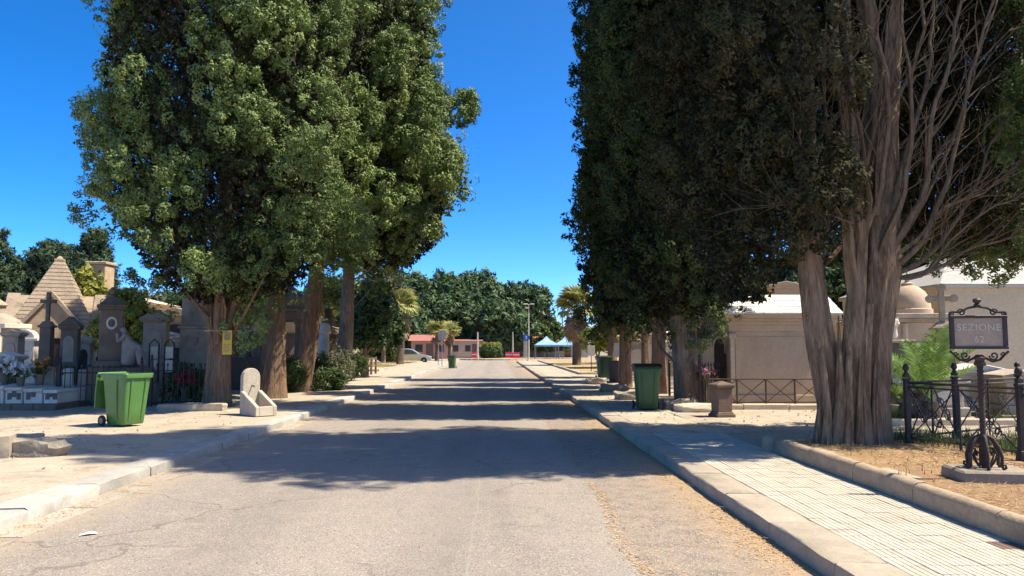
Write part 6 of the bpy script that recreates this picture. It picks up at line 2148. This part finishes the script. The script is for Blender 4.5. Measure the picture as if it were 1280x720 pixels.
# nose to the right (+X)
low = [(-2.0, .30), (-2.05, .62), (-1.98, .86), (-1.2, .92), (.7, .92), (1.55, .82), (1.98, .66), (2.05, .42), (1.95, .28)]
cab = [(-1.96, .86), (-1.72, 1.30), (-1.2, 1.46), (-.3, 1.47), (.25, 1.36), (.98, .91)]
body = MB()
def loft(poly, ws):
    n = len(poly)
    vs = []
    for (x, z), w in zip(poly, ws):
        vs.append((x, -w, z))
    for (x, z), w in zip(poly, ws):
        vs.append((x, w, z))
    fs = [tuple(range(n)), tuple(range(2 * n - 1, n - 1, -1))] + [((i + 1) % n, i, i + n, (i + 1) % n + n) for i in range(n)]
    body.add(vs, fs)
loft(low, [.78, .84, .84, .85, .85, .83, .74, .74, .74])
loft(cab, [.80, .70, .62, .62, .66, .80])
bd = body.build('body', CARP, o, bevel=.05, seg=2)
for s in (-1, 1):
    for (poly) in ([(-1.62, .95), (-1.52, 1.25), (-1.15, 1.38), (-.72, 1.39), (-.72, .95)], [(-.64, .95), (-.64, 1.39), (-.3, 1.39), (.15, 1.29), (.70, .95)]):
        vs = [(x, s * (.845 - .30 * (z - .95)), z) for x, z in poly]
        vs += [(x, s * (.80 - .30 * (z - .95)), z) for x, z in poly]
        n = len(poly)
        MB().add(vs, [tuple(range(n)), tuple(range(2 * n - 1, n - 1, -1))] + [((i + 1) % n, i, i + n, (i + 1) % n + n) for i in range(n)]).build('side_window', GLASS, bd)
    for x in (-1.25, 1.28):
        my = Matrix.Translation((x, s * .76, .31)) @ Matrix.Rotation(R(90), 4, 'X')
        wl_ = MB().lathe([(.18, -.10), (.29, -.10), (.31, -.07), (.31, .07), (.29, .10), (.18, .10)], 20, mtx=my).build('wheel', RUBBER, o, smooth=40)
        MB().lathe([(.05, -.105), (.19, -.09), (.19, .09), (.05, .105)], 14, mtx=my).build('rim', STEEL, wl_, smooth=40)
    MB().box(1.86, 2.0, s * .62 - .14, s * .62 + .14, .56, .70).build('headlight', WHITEC, o, bevel=.02)
    MB().box(-2.06, -1.94, s * .66 - .10, s * .66 + .10, .62, .84).build('tail_light', REDP, o, bevel=.02)
    MB().box(.55, .72, s * .94 - .08, s * .94 + .08, .95, 1.06).build('wing_mirror', CARP, o, bevel=.02)
MB().add([(.30, -.55, 1.36), (.30, .55, 1.36), (.99, .70, .94), (.99, -.70, .94)], [(0, 1, 2, 3)]).build('windscreen', GLASS, bd)
# low fence posts by the left lawn
o = thing('post_fence', 'small rustic post-and-rail fence beside the small round-crowned tree', 'fence', (0, 0, 0))
pp = [Vector((xx(px, Y), Y, ZL)) for px, Y in ((447, 39), (458.5, 40.5), (464.5, 41.5), (470, 43))]
for k, v in enumerate(pp):
    MB().tube([v, v + Vector((0, 0, .95))], .06, 7).build('post', MUD, o)
    if k:
        for z in (.45, .85):
            MB().tube([pp[k - 1] + Vector((0, 0, z)), v + Vector((0, 0, z))], .035, 5).build('rail', MUD, o)

# ================================================================== LITTER, STRAW, RUBBLE
def scatter(name, label, pts, ln, wd, m, tintlo=.1, flat=.12, cat='litter', up=0):
    n = len(pts)
    a = rng.random(n) * 2 * PI
    e = np.stack([np.cos(a), np.sin(a), rng.normal(0, flat, n) + up * rng.random(n)], 1)
    e = unit(e)
    s_ = unit(np.cross(e, np.array([[0, 0, 1.]]) + rng.normal(0, .3, (n, 3))))
    l = ln * (.5 + rng.random(n))[:, None]
    V = np.empty((n, 3, 3))
    V[:, 0] = pts - s_ * wd / 2
    V[:, 1] = pts + s_ * wd / 2
    V[:, 2] = pts + e * l
    V[:, 2, 2] = np.maximum(V[:, 2, 2], pts[:, 2])
    o = mesh_obj(name, tri_mesh(name, V, rng.random(n) * .9 + tintlo, m), m, kind='stuff')
    o['label'] = label
    o['category'] = cat
    return o
STRAW = leaf_mat('dry_straw', (.26, .15, .065), (.62, .44, .20), .1, .8)
NEEDLE = leaf_mat('rusty_needles', (.30, .15, .055), (.66, .42, .18), .05, .85)
n = 15000
yb = 2.2 + 82 * rng.random(n) ** 2.4 * .55
u_ = rng.random(n)
# drifts along the kerb, along the trench edge, and in patches between
dx = np.where(u_ < .5, XR - .02 - np.abs(rng.normal(0, .22, n)), np.where(u_ < .78, 1.09 + rng.normal(0, .045, n) + .06 * np.sin(yb * 1.7), rng.uniform(1.15, 2.28, n)))
keep = (np.sin(yb * 2.1 + dx * 3) + np.sin(yb * .9 + 1.3) + rng.normal(0, .7, n)) > -.4
pts = np.stack([dx, yb, np.full(n, .006)], 1)[keep]
scatter('needle_litter', 'rusty needle litter drifted along the right kerb and trench edge', pts, .032, .011, NEEDLE)
n = 2500
yb = 3 + 30 * rng.random(n) ** 1.6
dx = XL + .03 + np.abs(rng.normal(0, .16, n))
scatter('needle_litter', 'reddish needle litter lying along the left gutter', np.stack([dx, yb, np.full(n, .012)], 1), .03, .012, NEEDLE)
n = 30000
bx_ = rng.uniform(XB + .2, 8.6, n)
by_ = rng.uniform(4.2, 11.4, n)
k = (np.sin(bx_ * 2.3 + by_) + np.sin(by_ * 2.7 - bx_) + rng.normal(0, .8, n)) > -.5
pts = np.stack([bx_, by_, np.array([zr(x, y) for x, y in zip(bx_, by_)]) + .004], 1)[k]
scatter('straw_mulch', 'dry straw and needles strewn over the planted bed', pts, .075, .007, STRAW, flat=.25)
# dry and green grass tufts
def grass(name, label, centres, per, h, m, spread=.12):
    c = np.repeat(np.array(centres), per, 0)
    n = len(c)
    p = c + np.stack([rng.normal(0, spread, n), rng.normal(0, spread, n), np.zeros(n)], 1)
    e = unit(np.stack([rng.normal(0, .35, n), rng.normal(0, .35, n), np.ones(n)], 1))
    s_ = unit(np.stack([rng.normal(0, 1, n), rng.normal(0, 1, n), np.zeros(n)], 1))
    V = np.empty((n, 3, 3))
    V[:, 0] = p - s_ * .006
    V[:, 1] = p + s_ * .006
    V[:, 2] = p + e * (h * (.4 + .8 * rng.random(n)))[:, None]
    o = mesh_obj(name, tri_mesh(name, V, rng.random(n), m), m, kind='stuff')
    o['label'] = label
    o['category'] = 'grass'
cs = [(rng.uniform(4.15, 8), rng.uniform(5, 11.3)) for _ in range(60)]
grass('dry_grass', 'thin dry grass tufts standing in the planted bed', [(x, y, zr(x, y)) for x, y in cs], 9, .09, STRAW, .2)
cs = [(rng.uniform(5.7, 8.5), rng.uniform(8.0, 11.2)) for _ in range(150)]
grass('green_grass', 'green weeds growing inside the iron grave fence', [(x, y, zr(x, y)) for x, y in cs if x > 5.9 + (10 - y) * .5], 26, .22, LEAF_G)
cs = [(rng.uniform(xx(1105, 15), xx(1280, 15)), rng.uniform(14.6, 16.5)) for _ in range(120)]
grass('green_grass', 'low green ground cover behind the pale path kerb', [(x, y, .14) for x, y in cs], 24, .25, LEAF_G)
cs = [(rng.uniform(-26, -7.4), 47 + 33 * rng.random()) for _ in range(500)] + [(rng.uniform(4.7, 20), 41.5 + 39 * rng.random()) for _ in range(500)]
grass('dry_grass', 'sparse dry grass covering the two far lawns', [(x, y, ZL) for x, y in cs], 10, .22, STRAW, .3)
# rubble and grit on both pavements
def grit(name, label, pts, s, m):
    b = MB()
    g = random.Random(len(pts))
    for p in pts:
        k = s * g.uniform(.4, 1.5)
        a = g.random() * 6
        vs = [(p[0] + k * math.cos(a + t) * g.uniform(.7, 1.2), p[1] + k * math.sin(a + t) * g.uniform(.7, 1.2), p[2] - .005) for t in (0, 1.6, 3.1, 4.7)]
        vs += [(p[0] + k * .5 * math.cos(a + t), p[1] + k * .5 * math.sin(a + t), p[2] + k * g.uniform(.4, .9)) for t in (0, 1.6, 3.1, 4.7)]
        b.add(vs, [(4, 5, 6, 7), (0, 1, 5, 4), (1, 2, 6, 5), (2, 3, 7, 6), (3, 0, 4, 7)])
    o = b.build(name, m, kind='stuff')
    o['label'] = label
    o['category'] = 'gravel'
pts = [(rng.uniform(-9, -4.9), rng.uniform(5, 22), ZL - .006) for _ in range(160)] + [(rng.normal(-7.6, .5), rng.normal(11.6, .8), ZL - .006) for _ in range(160)]
grit('loose_grit', 'pale grit and pebbles scattered over the left pavement', pts, .022, ROUGHS)
pts = [(rng.uniform(4.3, 9), rng.uniform(12.3, 18), .142) for _ in range(160)] + [(rng.uniform(2.8, 4.3), rng.uniform(13, 26), ZR - .004) for _ in range(160)]
grit('loose_grit', 'pale grit and pebbles on the sandy ground at right', pts, .022, ROUGHS)
pts = [(rng.uniform(-4, 2.2), 4.5 + 12 * rng.random() ** 1.5, .002) for _ in range(120)]
grit('loose_grit', 'a few loose chippings lying on the asphalt', pts, .008, GREY)
pts = [(rng.uniform(-40, -9), rng.uniform(18, 60), ZL - .01) for _ in range(500)]
grit('grave_rubble', 'stones lying between the graves on the left', pts, .07, ROUGHS)
# scrap of white paper on the road
pp_ = on_ground(110, 668, .006)
b = MB()
b.add([(-.09, -.03, 0), (.0, -.045, .018), (.10, -.02, .004), (.085, .035, .012), (0, .03, .026), (-.08, .03, .006)], [(0, 1, 4, 5), (1, 2, 3, 4)])
o = b.build('paper_scrap', mat('dirty_white_paper', (.7, .69, .66), (.6, .59, .56), 9, .8, .2, 30))
o.location = pp_
o.rotation_euler = (0, 0, .5)
o.scale = (.75,) * 3
tag(o, 'small crumpled white paper scrap on the left side of the road', 'litter')
